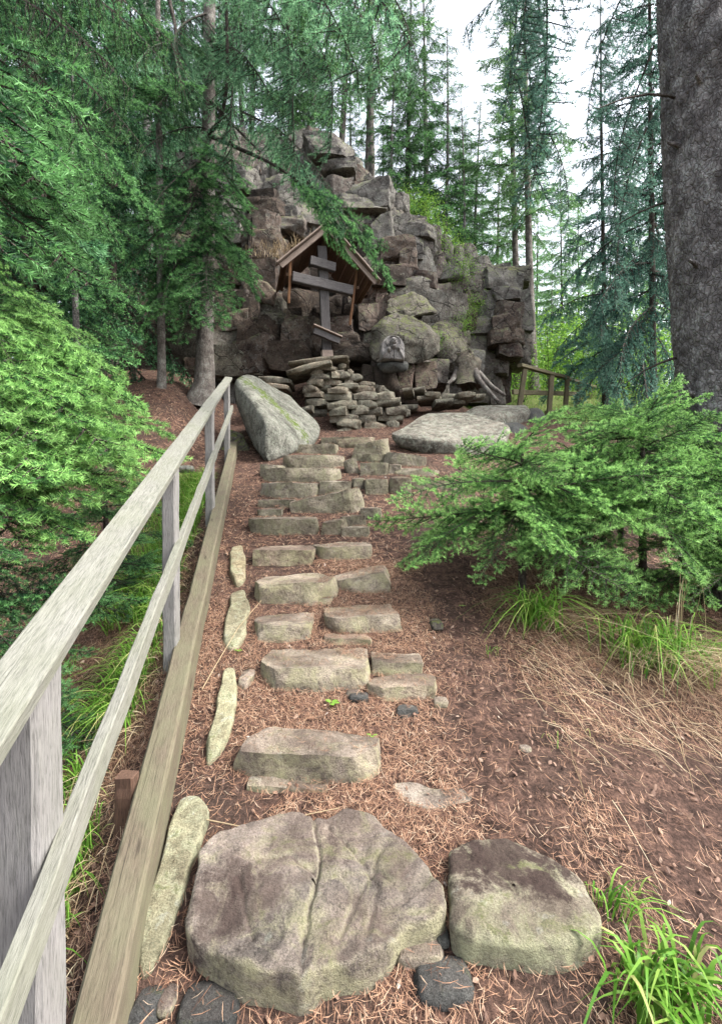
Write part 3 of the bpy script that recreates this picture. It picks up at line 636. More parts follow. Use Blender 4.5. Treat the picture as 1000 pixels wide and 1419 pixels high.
def rock(px, py, w, h, d, mat, rot=None, dep=None):
    return put(rr.choice(RP), P(px, py, d), (w / F * d * .56, (dep or max(w, h) / F * d * .5), h / F * d * .56),
               rot or (rr.uniform(-.10, .10), rr.uniform(-.09, .09) + .05, rr.uniform(-.28, .28)), cliff, 'rock', M[mat])
explicit = [  # px, py, w, h, extra depth, material
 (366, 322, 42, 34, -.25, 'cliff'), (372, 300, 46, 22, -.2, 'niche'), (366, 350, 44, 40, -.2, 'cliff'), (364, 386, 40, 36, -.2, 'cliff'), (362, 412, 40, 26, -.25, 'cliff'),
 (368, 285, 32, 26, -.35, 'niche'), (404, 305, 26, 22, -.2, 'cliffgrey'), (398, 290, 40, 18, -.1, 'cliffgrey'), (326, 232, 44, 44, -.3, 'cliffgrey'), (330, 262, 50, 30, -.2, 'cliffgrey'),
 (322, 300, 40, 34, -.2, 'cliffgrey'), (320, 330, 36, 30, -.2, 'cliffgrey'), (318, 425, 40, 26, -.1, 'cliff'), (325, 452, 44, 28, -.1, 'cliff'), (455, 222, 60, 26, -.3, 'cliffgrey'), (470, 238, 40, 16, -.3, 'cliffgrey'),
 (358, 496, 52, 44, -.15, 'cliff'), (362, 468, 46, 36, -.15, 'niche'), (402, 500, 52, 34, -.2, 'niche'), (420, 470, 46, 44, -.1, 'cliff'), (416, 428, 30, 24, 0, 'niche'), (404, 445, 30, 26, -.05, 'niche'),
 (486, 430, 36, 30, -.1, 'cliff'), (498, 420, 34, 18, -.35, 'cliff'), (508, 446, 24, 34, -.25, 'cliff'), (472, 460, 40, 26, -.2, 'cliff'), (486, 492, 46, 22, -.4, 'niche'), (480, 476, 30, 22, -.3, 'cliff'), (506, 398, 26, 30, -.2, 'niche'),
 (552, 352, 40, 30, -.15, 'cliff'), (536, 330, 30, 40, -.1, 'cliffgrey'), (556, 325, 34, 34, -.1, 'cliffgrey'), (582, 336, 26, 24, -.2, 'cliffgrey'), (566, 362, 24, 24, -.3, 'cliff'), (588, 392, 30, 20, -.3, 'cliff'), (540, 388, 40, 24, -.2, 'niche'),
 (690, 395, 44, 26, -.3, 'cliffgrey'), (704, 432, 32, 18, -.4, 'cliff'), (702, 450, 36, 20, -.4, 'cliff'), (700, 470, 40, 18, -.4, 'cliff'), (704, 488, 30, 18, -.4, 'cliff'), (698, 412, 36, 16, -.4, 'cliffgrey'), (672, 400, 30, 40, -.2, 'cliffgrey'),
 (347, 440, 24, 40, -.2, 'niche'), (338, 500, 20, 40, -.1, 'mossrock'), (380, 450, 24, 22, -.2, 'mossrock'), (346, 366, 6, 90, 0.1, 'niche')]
for px, py, w, h, e, mt in explicit:
    rock(px, py, w * 1.05, h * 1.05, float(face_d(px, py)) + e + 0.12, mt)
y = 545
while y > 195:                                          # the rest of the face, course by course
    hp = rr.choice([13, 17, 22, 28, 36]); x = 236 + rr.uniform(0, 15)
    while x < 688:
        w = rr.choice([14, 20, 28, 38, 56]) * rr.uniform(.8, 1.2); cx = x + w / 2
        if y > topline(cx) + 2:
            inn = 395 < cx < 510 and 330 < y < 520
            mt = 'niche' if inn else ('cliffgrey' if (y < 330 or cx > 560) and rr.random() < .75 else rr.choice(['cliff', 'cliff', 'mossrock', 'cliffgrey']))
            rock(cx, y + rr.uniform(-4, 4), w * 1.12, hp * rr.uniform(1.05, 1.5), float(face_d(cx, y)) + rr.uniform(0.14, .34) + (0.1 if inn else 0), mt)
        x += w * 0.93
    y -= hp * 0.80
k = 300
while k < 695:                                          # rim rocks
    w = rr.uniform(14, 40); py = float(topline(k)) + rr.uniform(-4, 8)
    rock(k, py, w, rr.uniform(16, 34), float(face_d(k, py)) + rr.uniform(.1, .5), 'cliffgrey'); k += w * .8

# the mossy rocks that carry the carved relief
boulder('mossy_boulder', [(508, 478, 9.2), (520, 445, 9.2), (545, 428, 9.3), (585, 440, 9.3), (612, 470, 9.4), (616, 486, 9.3), (590, 500, 9.1), (560, 500, 8.95), (530, 503, 9.0), (512, 500, 9.1), (560, 470, 8.85), (590, 470, 8.95), (560, 480, 10.2)], 'mossrock',
        'overhanging mossy boulder carrying the carved stone relief', 21, .13, sub=5, freq=3.0)
boulder('mossy_boulder', [(528, 432, 9.7), (535, 412, 9.8), (565, 404, 9.9), (592, 412, 9.9), (604, 436, 9.8), (560, 445, 9.5), (565, 440, 10.8)], 'mossrock', 'moss-topped boulder lying on the overhanging boulder', 22, .13, sub=5, freq=3.0)
boulder('mossy_boulder', [(588, 455, 10.0), (612, 440, 10.2), (640, 455, 10.3), (655, 490, 10.2), (640, 505, 10.0), (605, 500, 9.9), (620, 470, 9.8), (625, 470, 11)], 'mossrock', 'lichen and moss covered boulder between relief and stump', 23, .13, sub=5, freq=3.0)
for k, (pts, mt) in enumerate([([(515, 505, 9.2), (545, 505, 9.1), (560, 545, 9.0), (520, 545, 9.0), (538, 530, 8.9), (535, 520, 9.8)], 'niche'), ([(548, 505, 9.2), (575, 500, 9.2), (572, 545, 9.0), (550, 548, 8.95), (560, 520, 9.8)], 'cliff'),
                               ([(570, 500, 9.3), (605, 498, 9.4), (608, 540, 9.2), (575, 545, 9.1), (590, 520, 9.9)], 'cliff'), ([(500, 500, 9.4), (520, 505, 9.3), (522, 540, 9.2), (498, 535, 9.3), (510, 520, 9.9)], 'niche')]):
    boulder('rock', pts, mt, ['dark red rock under the carved relief ledge', 'reddish upright rock below the overhanging boulder', 'tall brown rock propping the overhanging boulder', 'dark rock between cross and carved relief'][k], 70 + k, .04, 'rock')
boulder('rock', [(521, 506, 8.8), (523, 502, 8.5), (545, 501.5, 8.3), (565, 501, 8.5), (567, 510, 8.5), (562, 516, 8.5), (527, 518, 8.5), (540, 510, 9.1), (523, 502, 8.9), (565, 501, 8.9)], 'darkstone', 'dark stone ledge under the carved relief', 80, .02, 'ledge')

# carved relief of a bearded robed figure on an arch-topped stone
relief = thing('carved_relief', P(543, 501, 8.45), 'grey carved stone relief of a bearded haloed figure on ledge', 'relief')
def rl(u, v):  # u -1..1 across, v 0..1 up
    return u, v
n_u, n_v = 56, 72
RW, RH = 35 / F * 8.45 / 2, 35 / F * 8.45
V = []
def ell(u, v, cu, cv, ru, rv): return np.clip(1 - ((u - cu) / ru) ** 2 - ((v - cv) / rv) ** 2, 0, 1)
U, Vv = np.meshgrid(np.linspace(-1, 1, n_u), np.linspace(0, 1, n_v))
width = np.where(Vv < 0.55, 1.0 - 0.06 * (Vv / .55 - .4) ** 2, np.sqrt(np.clip(1 - ((Vv - 0.55) / 0.46) ** 2, 0.02, 1)) * 0.86 + 0.14 * (1 - (Vv - .55) / .45))
width = width * (0.88 + 0.12 * np.sin(np.clip(Vv * 2.2, 0, 1) * math.pi / 2 + .4))
x = U * width; uu = x
edge = 1 - np.abs(U)
dep = 0.05 * np.clip(edge / .10, 0, 1) * np.clip((1.0 - Vv) / .04, 0, 1)
halo = ell(uu, Vv, 0, .70, .62, .26); dep += 0.012 * (np.sqrt(halo) > .12) - 0.012 * (np.sqrt(halo) > .42)
sh = np.clip(ell(uu, Vv, 0, .12, .95, .42), 0, 1) ** .4; dep += 0.032 * sh
head = ell(uu, Vv, 0, .71, .30, .17) ** .5; dep += 0.055 * head
beard = ell(uu, Vv, 0, .53, .24, .16) ** .6; dep += 0.045 * beard
dep -= 0.022 * (ell(uu, Vv, -.11, .735, .085, .022) > .1) + 0.022 * (ell(uu, Vv, .11, .735, .085, .022) > .1)
dep += 0.016 * ell(uu, Vv, 0, .70, .05, .06) ** .5 - 0.012 * (ell(uu, Vv, 0, .625, .10, .012) > .1)
for sgn, cv in ((1, .40), (-1, .34)):
    dep += 0.030 * ell(uu, Vv, sgn * .40, cv, .17, .10) ** .5                      # hands
    dep += 0.022 * np.clip(1 - np.abs((uu - sgn * .62) * .8 + sgn * (Vv - .20) * 1.1) / .16, 0, 1) * (Vv < .42)   # sleeves
dep -= 0.012 * (np.abs(uu) < .03) * (Vv < .38)
dep += 0.004 * fbm(np.stack([uu.ravel() * 9, Vv.ravel() * 14, uu.ravel() * 0], -1), 3, 5).reshape(uu.shape)
front = np.stack([x * RW, -dep * 1.8, Vv * RH], -1).reshape(-1, 3)
back = np.stack([x * RW, np.full_like(x, 0.07), Vv * RH], -1).reshape(-1, 3)
fi = np.arange(n_u * n_v).reshape(n_v, n_u)
fq = np.stack([fi[:-1, :-1], fi[:-1, 1:], fi[1:, 1:], fi[1:, :-1]], -1).reshape(-1, 4)
b0 = n_u * n_v
rim = np.r_[fi[0, :], fi[1:, -1], fi[-1, -2::-1], fi[-2:0:-1, 0]]
rq = np.stack([rim, rim + b0, np.roll(rim, -1) + b0, np.roll(rim, -1)], -1)
o = link('carved_slab', mesh_np('carved_slab', np.vstack([front, back]), np.vstack([fq, fq[:, ::-1] + b0, rq]), [M['icon']]), relief)
o.rotation_euler = (math.radians(-4), math.radians(2), math.radians(6))

# ------------------------------------------------------------------ cross and its little roof
cross = thing('wooden_cross', P(453, 506, 9.3), 'dark weathered wooden eight-pointed cross under the gable roof', 'cross')
ax = (P(487, 400, 9.45) - P(405, 382, 9.05)).normalized(); fwd = Vector((0.25, -0.97, 0))
beam('upright', P(454, 512, 9.33), P(445.5, 342, 9.27), 0.165, 0.10, 'cross', cross, up=fwd, seed=71, segs=16, warp=0.003)
beam('post_base', P(454, 512, 9.29), P(452.5, 486, 9.28), 0.20, 0.13, 'barge', cross, up=fwd, seed=72)
beam('crossbar', P(405, 384, 9.02), P(488, 403, 9.40), 0.17, 0.11, 'cross', cross, up=fwd, seed=73, segs=12)
beam('title_bar', P(429.5, 361, 9.10), P(464, 371, 9.27), 0.155, 0.10, 'cross', cross, up=fwd, seed=74)
beam('footrest', P(434.5, 458, 9.10), P(470, 473, 9.24), 0.11, 0.08, 'cross', cross, up=fwd, seed=75)
beam('footrest_cap', P(433.5, 451, 9.08), P(473, 468, 9.24), 0.14, 0.022, 'barge', cross, up=Vector((-.3, 0, 1)), seed=76)
shrine = thing('gable_roof', P(453, 400, 9.3), 'small brown wooden gable roof sheltering the cross', 'shrine roof')
back = Vector((-0.235, 0.97, 0.0)).normalized()
A, EL, ER = P(453, 315, 9.12), P(390.5, 366, 8.93), P(518, 389, 9.30)
DEP = 1.15
for side, E in (('l', EL), ('r', ER)):
    dirv = E - A; Ls = dirv.length; u = dirv.normalized(); nrm = back.cross(u); nrm = nrm if nrm.z > 0 else -nrm
    nb = 6
    for k in range(nb):                                # planks run front to back
        c = A + u * (Ls * (k + .5) / nb) + nrm * 0.012
        beam('roof_board', c + back * -0.02, c + back * (DEP + 0.03 * ((k * 7) % 3)), Ls / nb * 0.97, 0.024, 'roofw', shrine, up=nrm, seed=90 + k + (20 if side == 'r' else 0))
    beam('barge_board', A - back * 0.035 - nrm * 0.02, E + u * 0.05 - back * 0.035 - nrm * 0.02, 0.03, 0.085, 'barge', shrine, up=nrm, seed=120 + len(side), segs=8)
    beam('top_board', A - back * 0.05 + nrm * 0.045 + u * -0.02, E + u * 0.09 - back * 0.05 + nrm * 0.045, 0.16, 0.022, 'barge', shrine, up=nrm, seed=124)
    beam('eave_batten', E - u * 0.10 - nrm * 0.03 + back * 0.02, E - u * 0.10 - nrm * 0.03 + back * DEP, 0.05, 0.05, 'roofw', shrine, up=nrm, seed=126)
beam('ridge_beam', A + Vector((0, 0, -0.09)), A + Vector((0, 0, -0.09)) + back * DEP, 0.07, 0.09, 'roofw', shrine, seed=128)
beam('strut', P(402, 362, 9.0), P(400, 420, 9.05), 0.045, 0.045, 'strut', shrine, up=fwd, seed=130)
beam('strut', P(494, 375, 9.4), P(484.5, 450, 9.45), 0.045, 0.045, 'strut', shrine, up=fwd, seed=131)
beam('tie', P(398, 380, 9.0), P(412, 381, 9.8), 0.04, 0.05, 'roofw', shrine, seed=132)
beam('tie', P(496, 398, 9.42), P(488, 404, 10.1), 0.04, 0.05, 'roofw', shrine, seed=133)

# ------------------------------------------------------------------ foliage builders
def tube(pts, radii, sides=6):
    """tapered tube through pts -> verts, quads"""
    pts = np.asarray(pts, float); n = len(pts); V = []
    tg = np.gradient(pts, axis=0); tg /= np.linalg.norm(tg, axis=1, keepdims=True) + 1e-9
    ref = np.array([0.31, 0.83, 0.45])
    for i in range(n):
        a = np.cross(tg[i], ref); a /= np.linalg.norm(a) + 1e-9; b = np.cross(tg[i], a)
        an = np.arange(sides) * 2 * math.pi / sides
        V.append(pts[i] + radii[i] * (np.cos(an)[:, None] * a + np.sin(an)[:, None] * b))
    ix = np.arange(n * sides).reshape(n, sides)
    q = np.stack([ix[:-1], np.roll(ix[:-1], -1, 1), np.roll(ix[1:], -1, 1), ix[1:]], -1).reshape(-1, 4)
    return np.vstack(V), q
def q2t(q): return np.vstack([q[:, [0, 1, 2]], q[:, [0, 2, 3]]])
def norm(v): return v / (np.linalg.norm(v, axis=-1, keepdims=True) + 1e-9)
def frond_segments(rg, kind):
    """unit-long conifer branch along +X: list of (p0, p1, tipfactor) shoots and of woody axes"""
    segs, wood = [], []
    N = 17 if kind == 'frond' else 24
    tt = np.linspace(0, 1, N)
    if kind == 'frond': main = np.c_[tt, 0.03 * np.sin(tt * 5 + rg.uniform(0, 6)), -0.16 * tt ** 2 + 0.04 * tt]
    else: main = np.c_[tt, 0.05 * np.sin(tt * 4 + rg.uniform(0, 6)), 0.05 * np.sin(tt * 3.1) - 0.10 * tt ** 2]
    wood.append((main, 0.010, 0.003))
    for i in range(1, N):
        t = tt[i]
        segs.append((main[i - 1], main[i], 0.25 + 0.6 * (t > .85)))
        for sgn in (-1, 1):
            if t < 0.06 or rg.random() < 0.13: continue
            if kind == 'frond':
                l = (0.40 * (1 - t) ** 0.75 + 0.06) * rg.uniform(.65, 1.1) * min(1, 0.45 + t * 2.2)
                ang = math.radians(rg.uniform(42, 62)); dr = np.array([math.cos(ang), sgn * math.sin(ang), rg.uniform(-.45, .28)])
                droop = 0.35
            else:
                l = (0.34 * (1 - 0.55 * t)) * rg.uniform(.5, 1.15) * min(1, 0.5 + t * 2)
                dr = np.array([rg.uniform(.1, .6), sgn * rg.uniform(.15, .6), rg.uniform(-1.0, -.35)]); droop = 0.9
            dr /= np.linalg.norm(dr)
            m = max(3, int(l / (0.054 if kind == 'frond' else 0.035))); p = main[i].copy(); path = [p.copy()]
            for k in range(m):
                dr = dr + np.array([0, 0, -droop * l / m]) + rg.normal(size=3) * 0.05; dr /= np.linalg.norm(dr)
                q = p + dr * l / m; f = (k + 1) / m
                segs.append((p.copy(), q.copy(), 0.05 + 0.95 * (k >= m - 2)))
                path.append(q.copy())
                if k < m - 1:
                    for s2 in (-1, 1):
                        if rg.random() < 0.18: continue
                        sl_ = (0.30 * l * (1 - f) + (0.048 if kind == 'frond' else 0.028)) * rg.uniform(.6, 1.2)
                        side = np.cross(dr, [0, 0, 1.0]) if kind == 'frond' else np.cross(dr, rg.normal(size=3))
                        side /= np.linalg.norm(side) + 1e-9
                        d2 = dr * 0.75 + s2 * side * 0.7 + np.array([0, 0, rg.uniform(-.4, .2) if kind == 'frond' else -.35]); d2 /= np.linalg.norm(d2)
                        e = q + d2 * sl_; mid = q + d2 * sl_ * 0.5
                        segs.append((q.copy(), mid, 0.12)); segs.append((mid, e, 0.75 if f < .6 else 1.0))
                p = q
            wood.append((np.array(path[::max(1, len(path) // 3)]), 0.004, 0.0015))
    return segs, wood
def frond_arrays(seed, kind, dens, nl, nw, ws=1.0):
    rg = np.random.default_rng(seed); segs, wood = frond_segments(rg, kind)
    a = np.array([s[0] for s in segs]); b = np.array([s[1] for s in segs]); tf = np.array([s[2] for s in segs])
    L = np.linalg.norm(b - a, axis=1); cnt = np.maximum(2, rg.poisson(L * dens)); ii = np.repeat(np.arange(len(L)), cnt); n = len(ii)
    t = rg.random(n)[:, None]; p = a[ii] * (1 - t) + b[ii] * t; ax_ = norm(b - a)[ii]
    rv = rg.normal(size=(n, 3)); rv[:, 2] = rv[:, 2] * 0.75 + 0.25; pr = norm(rv - (rv * ax_).sum(1, keepdims=True) * ax_)
    dr = norm(ax_ * rg.uniform(.45, .95, (n, 1)) + pr); ln = nl * rg.uniform(.7, 1.2, (n, 1))
    sd_ = norm(np.cross(dr, rg.normal(size=(n, 3)))) * nw / 2
    V = np.stack([p - sd_, p + sd_, p + dr * ln], 1).reshape(-1, 3)
    T = np.arange(n * 3).reshape(-1, 3); tip = np.repeat(np.clip(tf[ii] * rg.uniform(.6, 1.1, n), 0, 1), 3)
    WV, WT, off = [], [], 0
    for path, r0, r1 in wood:
        if len(path) < 2: continue
        v, q = tube(path, np.linspace(r0, r1, len(path)) * ws, 3); WV.append(v); WT.append(q2t(q) + off); off += len(v)
    WV, WT = np.vstack(WV), np.vstack(WT)
    return V, T, tip, WV, WT
def frond_mesh(name, arr, nmat, wmat):
    V, T, tip, WV, WT = arr
    return mesh_np(name, np.vstack([V, WV]), np.vstack([T, WT + len(V)]), [nmat, wmat], np.r_[np.zeros(len(T), int), np.ones(len(WT), int)], False, {'tip': np.r_[tip, np.zeros(len(WV))]})
FINE = [frond_arrays(11 + k, 'frond', 600, 0.0205, 0.0034) for k in range(3)]
PEND = [frond_arrays(31 + k, 'pend', 420, 0.0130, 0.0032, 0.8) for k in range(3)]
COARSE = [frond_arrays(51 + k, 'frond', 105, 0.034, 0.0125) for k in range(3)] + [frond_arrays(61 + k, 'pend', 110, 0.026, 0.0095) for k in range(3)]
BR = {}
for mk in ('ngreen', 'nmid', 'nblue', 'nteal'):
    BR['f', mk] = [frond_mesh('branch_spray', a, M[mk], M['barkdark']) for a in FINE]
    BR['p', mk] = [frond_mesh('hanging_spray', a, M[mk], M['barkdark']) for a in PEND]
rb = random.Random(5)
def branch(parent, p0, p1, kind='f', mk='ngreen', roll=0.0, wide=1.0, name='branch'):
    p0, p1 = Vector(p0), Vector(p1); x = p1 - p0; L = x.length; x.normalize()
    y = Vector((0, 0, 1)).cross(x)
    if y.length < 1e-3: y = Vector((0, 1, 0))
    y.normalize(); z = x.cross(y)
    m = Matrix((x, y, z)).transposed().to_4x4() @ Matrix.Rotation(roll, 4, 'X') @ Matrix.Diagonal((L, L * wide, L * wide, 1))
    m.translation = p0 - Vector(parent.location)
    o = bpy.data.objects.new(name, rb.choice(BR[kind, mk])); COL.objects.link(o); o.parent = parent; o.matrix_local = m
    return o
def trunk_obj(parent, pts, radii, mat, name='trunk', sides=14, rough=0.04, knots=(), flakes=0):
    """pts relative to the parent"""
    pts = np.array([tuple(p) for p in pts], float); radii = np.asarray(radii, float)
    n = max(12, int(np.linalg.norm(pts[-1] - pts[0]) * (10 if sides > 20 else 2.5) * (5 if flakes else 1)))
    t0 = np.linspace(0, 1, len(pts)); t1 = np.linspace(0, 1, n)
    pp = np.stack([np.interp(t1, t0, pts[:, k]) for k in range(3)], -1); rr_ = np.interp(t1, t0, radii)
    V, q = tube(pp, rr_, sides)
    ctr = np.repeat(pp, sides, 0); dr = norm(V - ctr); R_ = np.repeat(rr_, sides)
    V = V + dr * (R_ * rough * 2.2 * fbm(V * np.array([9, 9, 3.0]), 4, 8))[:, None]
    if flakes:                                             # bark plates with deep uneven furrows
        an = np.arctan2((V - ctr)[:, 1], (V - ctr)[:, 0]); q_ = np.c_[an * 11, V[:, 2] * 13, an * 0]
        q_ = q_ + np.c_[fbm(q_ * .8, 3, 3), fbm(q_ * .8 + 9, 3, 4), an * 0] * 1.1
        rd = np.abs(fbm(q_, 2, 15)); rd2 = np.abs(fbm(q_ * 2.3 + 7, 2, 16))
        V = V + dr * (flakes * (np.clip(rd / .30, 0, 1) + .6 * np.clip(rd2 / .30, 0, 1) + .5 * fbm(q_ * 5, 2, 18)))[:, None]
    for (kx, ky, kz, kr, ka) in knots:
        d2 = np.sum((V - np.array([kx, ky, kz])) ** 2, 1); V = V + dr * (ka * np.exp(-d2 / kr ** 2))[:, None]
    V = V - 0.0
    base = np.array(parent.location)
    return link(name, mesh_np(name, V, q, [M[mat]]), parent)
def dead_branches(parent, x, y, z0, z1, n, L, seed, name='dead_branch', mat='barkdark'):
    rg = random.Random(seed)
    for k in range(n):
        z = rg.uniform(z0, z1); a = rg.uniform(0, 6.28); l = L * rg.uniform(.5, 1.1)
        pts = [(x + math.cos(a) * l * t + rg.uniform(-.03, .03) * t, y + math.sin(a) * l * t, z + l * (0.12 * t - 0.42 * t * t)) for t in np.linspace(0, 1, 6)]
        v, q = tube(pts, np.linspace(.014, .003, 6), 4); link(name, mesh_np(name, v, q, [M[mat]]), parent)

# ---- tall trees with one crown mesh each (shared between copies)
def crown_mesh(name, seed, Ht, z0, rmax, nb, nmat, protos, droop=0.25, top=0.9):
    rg = np.random.default_rng(seed); VV, TT, tips, WV, WT = [], [], [], [], []; vo = wo_ = 0
    for k in range(nb):
        f = (k + rg.random()) / nb; f = f ** 0.9; z = z0 + (Ht - z0) * f
        l = (rmax * (1 - f) ** 0.7 + 0.25) * rg.uniform(.6, 1.15); az = k * 2.399 + rg.uniform(-.5, .5)
        V, T, tip, wv, wt = COARSE[protos[rg.integers(len(protos))]]
        el = rg.uniform(-.35, .05) - droop + 0.7 * f
        Rm = np.array(Matrix.Rotation(az, 3, 'Z') @ Matrix.Rotation(-el, 3, 'Y') @ Matrix.Rotation(rg.uniform(-.4, .4), 3, 'X')) * l
        for (v, t, A_, B_, o_) in ((V, T, VV, TT, 0), (wv, wt, WV, WT, 1)):
            A_.append(v @ Rm.T + np.array([0, 0, z])); B_.append(t + (vo if not o_ else wo_))
        vo += len(V); wo_ += len(wv); tips.append(tip)
    VV, TT, WV, WT = np.vstack(VV), np.vstack(TT), np.vstack(WV), np.vstack(WT); tips = np.concatenate(tips)
    return mesh_np(name, np.vstack([VV, WV]), np.vstack([TT, WT + len(VV)]), [nmat, M['barkdark']], np.r_[np.zeros(len(TT), int), np.ones(len(WT), int)], False, {'tip': np.r_[tips, np.zeros(len(WV))]})
CROWN = {'a': crown_mesh('spruce_crown', 1, 13, 1.2, 2.3, 92, M['nfar'], [0, 1, 2, 3, 4]),
         'b': crown_mesh('spruce_crown', 2, 13, 2.8, 2.0, 84, M['nfar'], [3, 4, 5]),
         'c': crown_mesh('spruce_crown', 3, 9, 0.6, 1.6, 50, M['nmid'], [0, 1, 2]),
         'p': crown_mesh('pine_crown', 4, 14, 4.8, 2.0, 46, M['npine'], [0, 2, 4], -0.1)}
def trunk_mesh(name, Ht, r, mat, seed):
    t = np.linspace(0, 1, 22); rg = np.random.default_rng(seed)
    pts = np.c_[0.10 * np.sin(t * 4 + seed), 0.10 * np.cos(t * 3 + seed), t * Ht]; pts[0, :2] = pts[1, :2]
    pts[:, :2] -= pts[0, :2]
    pts[0, 2] = -0.4
    v, q = tube(pts, r * (1 - 0.88 * t) * (1 + 0.5 * np.exp(-t * 40)), 10)
    v += np.stack([fbm(v * 6 + 5 * k, 3, seed + k) for k in range(3)], -1) * r * .12
    return mesh_np(name, v, q, [M[mat]])
TRUNK = {'a': trunk_mesh('trunk', 13, .16, 'barkdark', 1), 'b': trunk_mesh('trunk', 13, .14, 'bark', 2), 'c': trunk_mesh('trunk', 9, .09, 'bark', 3), 'p': trunk_mesh('trunk', 14, .13, 'barkpale', 4)}
rt = random.Random(21)
def tree(kind, x, y, label, group, s=1.0, z=None, cat='tree', lean=0.0, mat=None, rot=None, ts=1.0, cs=1.0):
    z = float(H(np.array([x]), np.array([y]))[0]) if z is None else z
    t = thing('pine_tree' if kind == 'p' else 'spruce_tree', (x, y, z), label, cat, group)
    t.rotation_euler = (0, lean, rt.uniform(0, 6.28) if rot is None else rot)
    for nm, me in (('trunk', TRUNK[kind]), ('crown', CROWN[kind])):
        o = bpy.data.objects.new(nm, me); COL.objects.link(o); o.parent = t; o.scale = (s, s, s * rt.uniform(.92, 1.08))
        if nm == 'trunk': o.scale = (s * ts, s * ts, s)
        else: o.scale = (s * cs, s * cs, o.scale[2])
        if mat and nm == 'crown': o.material_slots[0].link = 'OBJECT'; o.material_slots[0].material = M[mat]
    return t
def X(px, d): return (px - CX) / F * d
G1 = 'dense spruces behind the railing'
for px, d, k, s in [(40, 7.2, 'a', .95), (150, 9.2, 'a', 1.0), (-60, 9.0, 'b', 1.0), (205, 11.5, 'b', 1.0), (70, 12.0, 'a', 1.1), (250, 13.5, 'a', 1.0), (-10, 15, 'b', 1.1), (140, 16, 'a', 1.2), (-120, 12, 'a', 1.1), (200, 20, 'a', 1.2), (60, 21, 'b', 1.2), (-60, 22, 'a', 1.2), (290, 19, 'a', 1.1), (110, 6.4, 'c', .55)]:
    tree(k, X(px, d), d, 'short spruce at the edge of the dense wood behind the handrail' if k == 'c' else 'dark spruce in the dense wood on the railing side of the outcrop', None if k == 'c' else G1, s)
G2 = 'pines on top of the outcrop'
for px, d, k, s, z in [(467, 16, 'p', 1.0, 9.0), (508, 16.5, 'p', 1.05, 9.2), (516, 15.5, 'p', .95, 9.0), (640, 18, 'p', .5, 7.6), (415, 17, 'p', 1.0, 9.2), (345, 16, 'p', .95, 9.5)]:
    tree(k, X(px, d), d, 'tall bare-trunked pine growing on top of the rock outcrop', G2, s, z, lean=rt.uniform(-.04, .04))
G3 = 'spruces on the slope of the outcrop'
for px, d, k, s, z in [(565, 14.5, 'a', .62, 8.4), (615, 13.6, 'c', .75, 7.3), (590, 17, 'b', .85, 8.4), (300, 14, 'c', .9, 9.0), (335, 13.0, 'c', .9, 9.2), (405, 13.0, 'a', .6, 9.1), (430, 14, 'c', 1.0, 9.0), (490, 18, 'a', .55, 9.0), (545, 13.4, 'c', .6, 8.4), (640, 13.5, 'c', .6, 6.8), (660, 15.5, 'c', .8, 6.9), (535, 20, 'a', .6, 8.6)]:
    tree(k, X(px, d), d, 'young light green spruce standing on the sloping rock outcrop', G3, s, z, mat='nmid')
G4 = 'slender trees beyond the footbridge railing'
for px, d, k, s in [(740, 13.5, 'p', .95), (717, 14.5, 'p', .9), (690, 18, 'p', .7), (765, 18, 'b', .9), (820, 19, 'a', .85), (780, 24, 'a', 1.0), (700, 26, 'b', 1.1), (850, 24, 'p', .6), (900, 20, 'a', 1.0), (640, 28, 'a', .8), (930, 26, 'b', 1.2), (735, 21, 'a', .9), (870, 16, 'a', .8), (800, 30, 'a', 1.2), (740, 32, 'a', 1.2), (670, 22, 'a', .9)]:
    if k != 'p': s = (CAMZ + (709 - rt.uniform(190, 330)) / F * d - 5.2) / 13
    tree(k, X(px, d), d, 'leaning slender pale trunk close to the end of the outcrop' if px == 740 and k == 'p' else ('slim pale-trunked pine in the open wood beyond the footbridge railing' if k == 'p' else 'light green spruce in the open wood beyond the footbridge railing'), None if px == 740 and k == 'p' else G4, s, lean=-.06 if px == 740 else 0, mat='npine', ts=1.0 if k == 'p' else .5)
tree('a', X(905, 8.0), 8.0, 'tall dusky blue-green spruce between footbridge railing and big trunk', None, .85, mat='nblue', ts=.38, cs=.72)
tree('a', X(838, 10.5), 10.5, 'feathery blue-green spruce behind the end of the footbridge railing', None, .72, mat='nblue', ts=.5, cs=.7)
tree('b', X(960, 10.5), 10.5, 'blue-green spruce half hidden behind the big trunk', None, 1.05, mat='nblue')

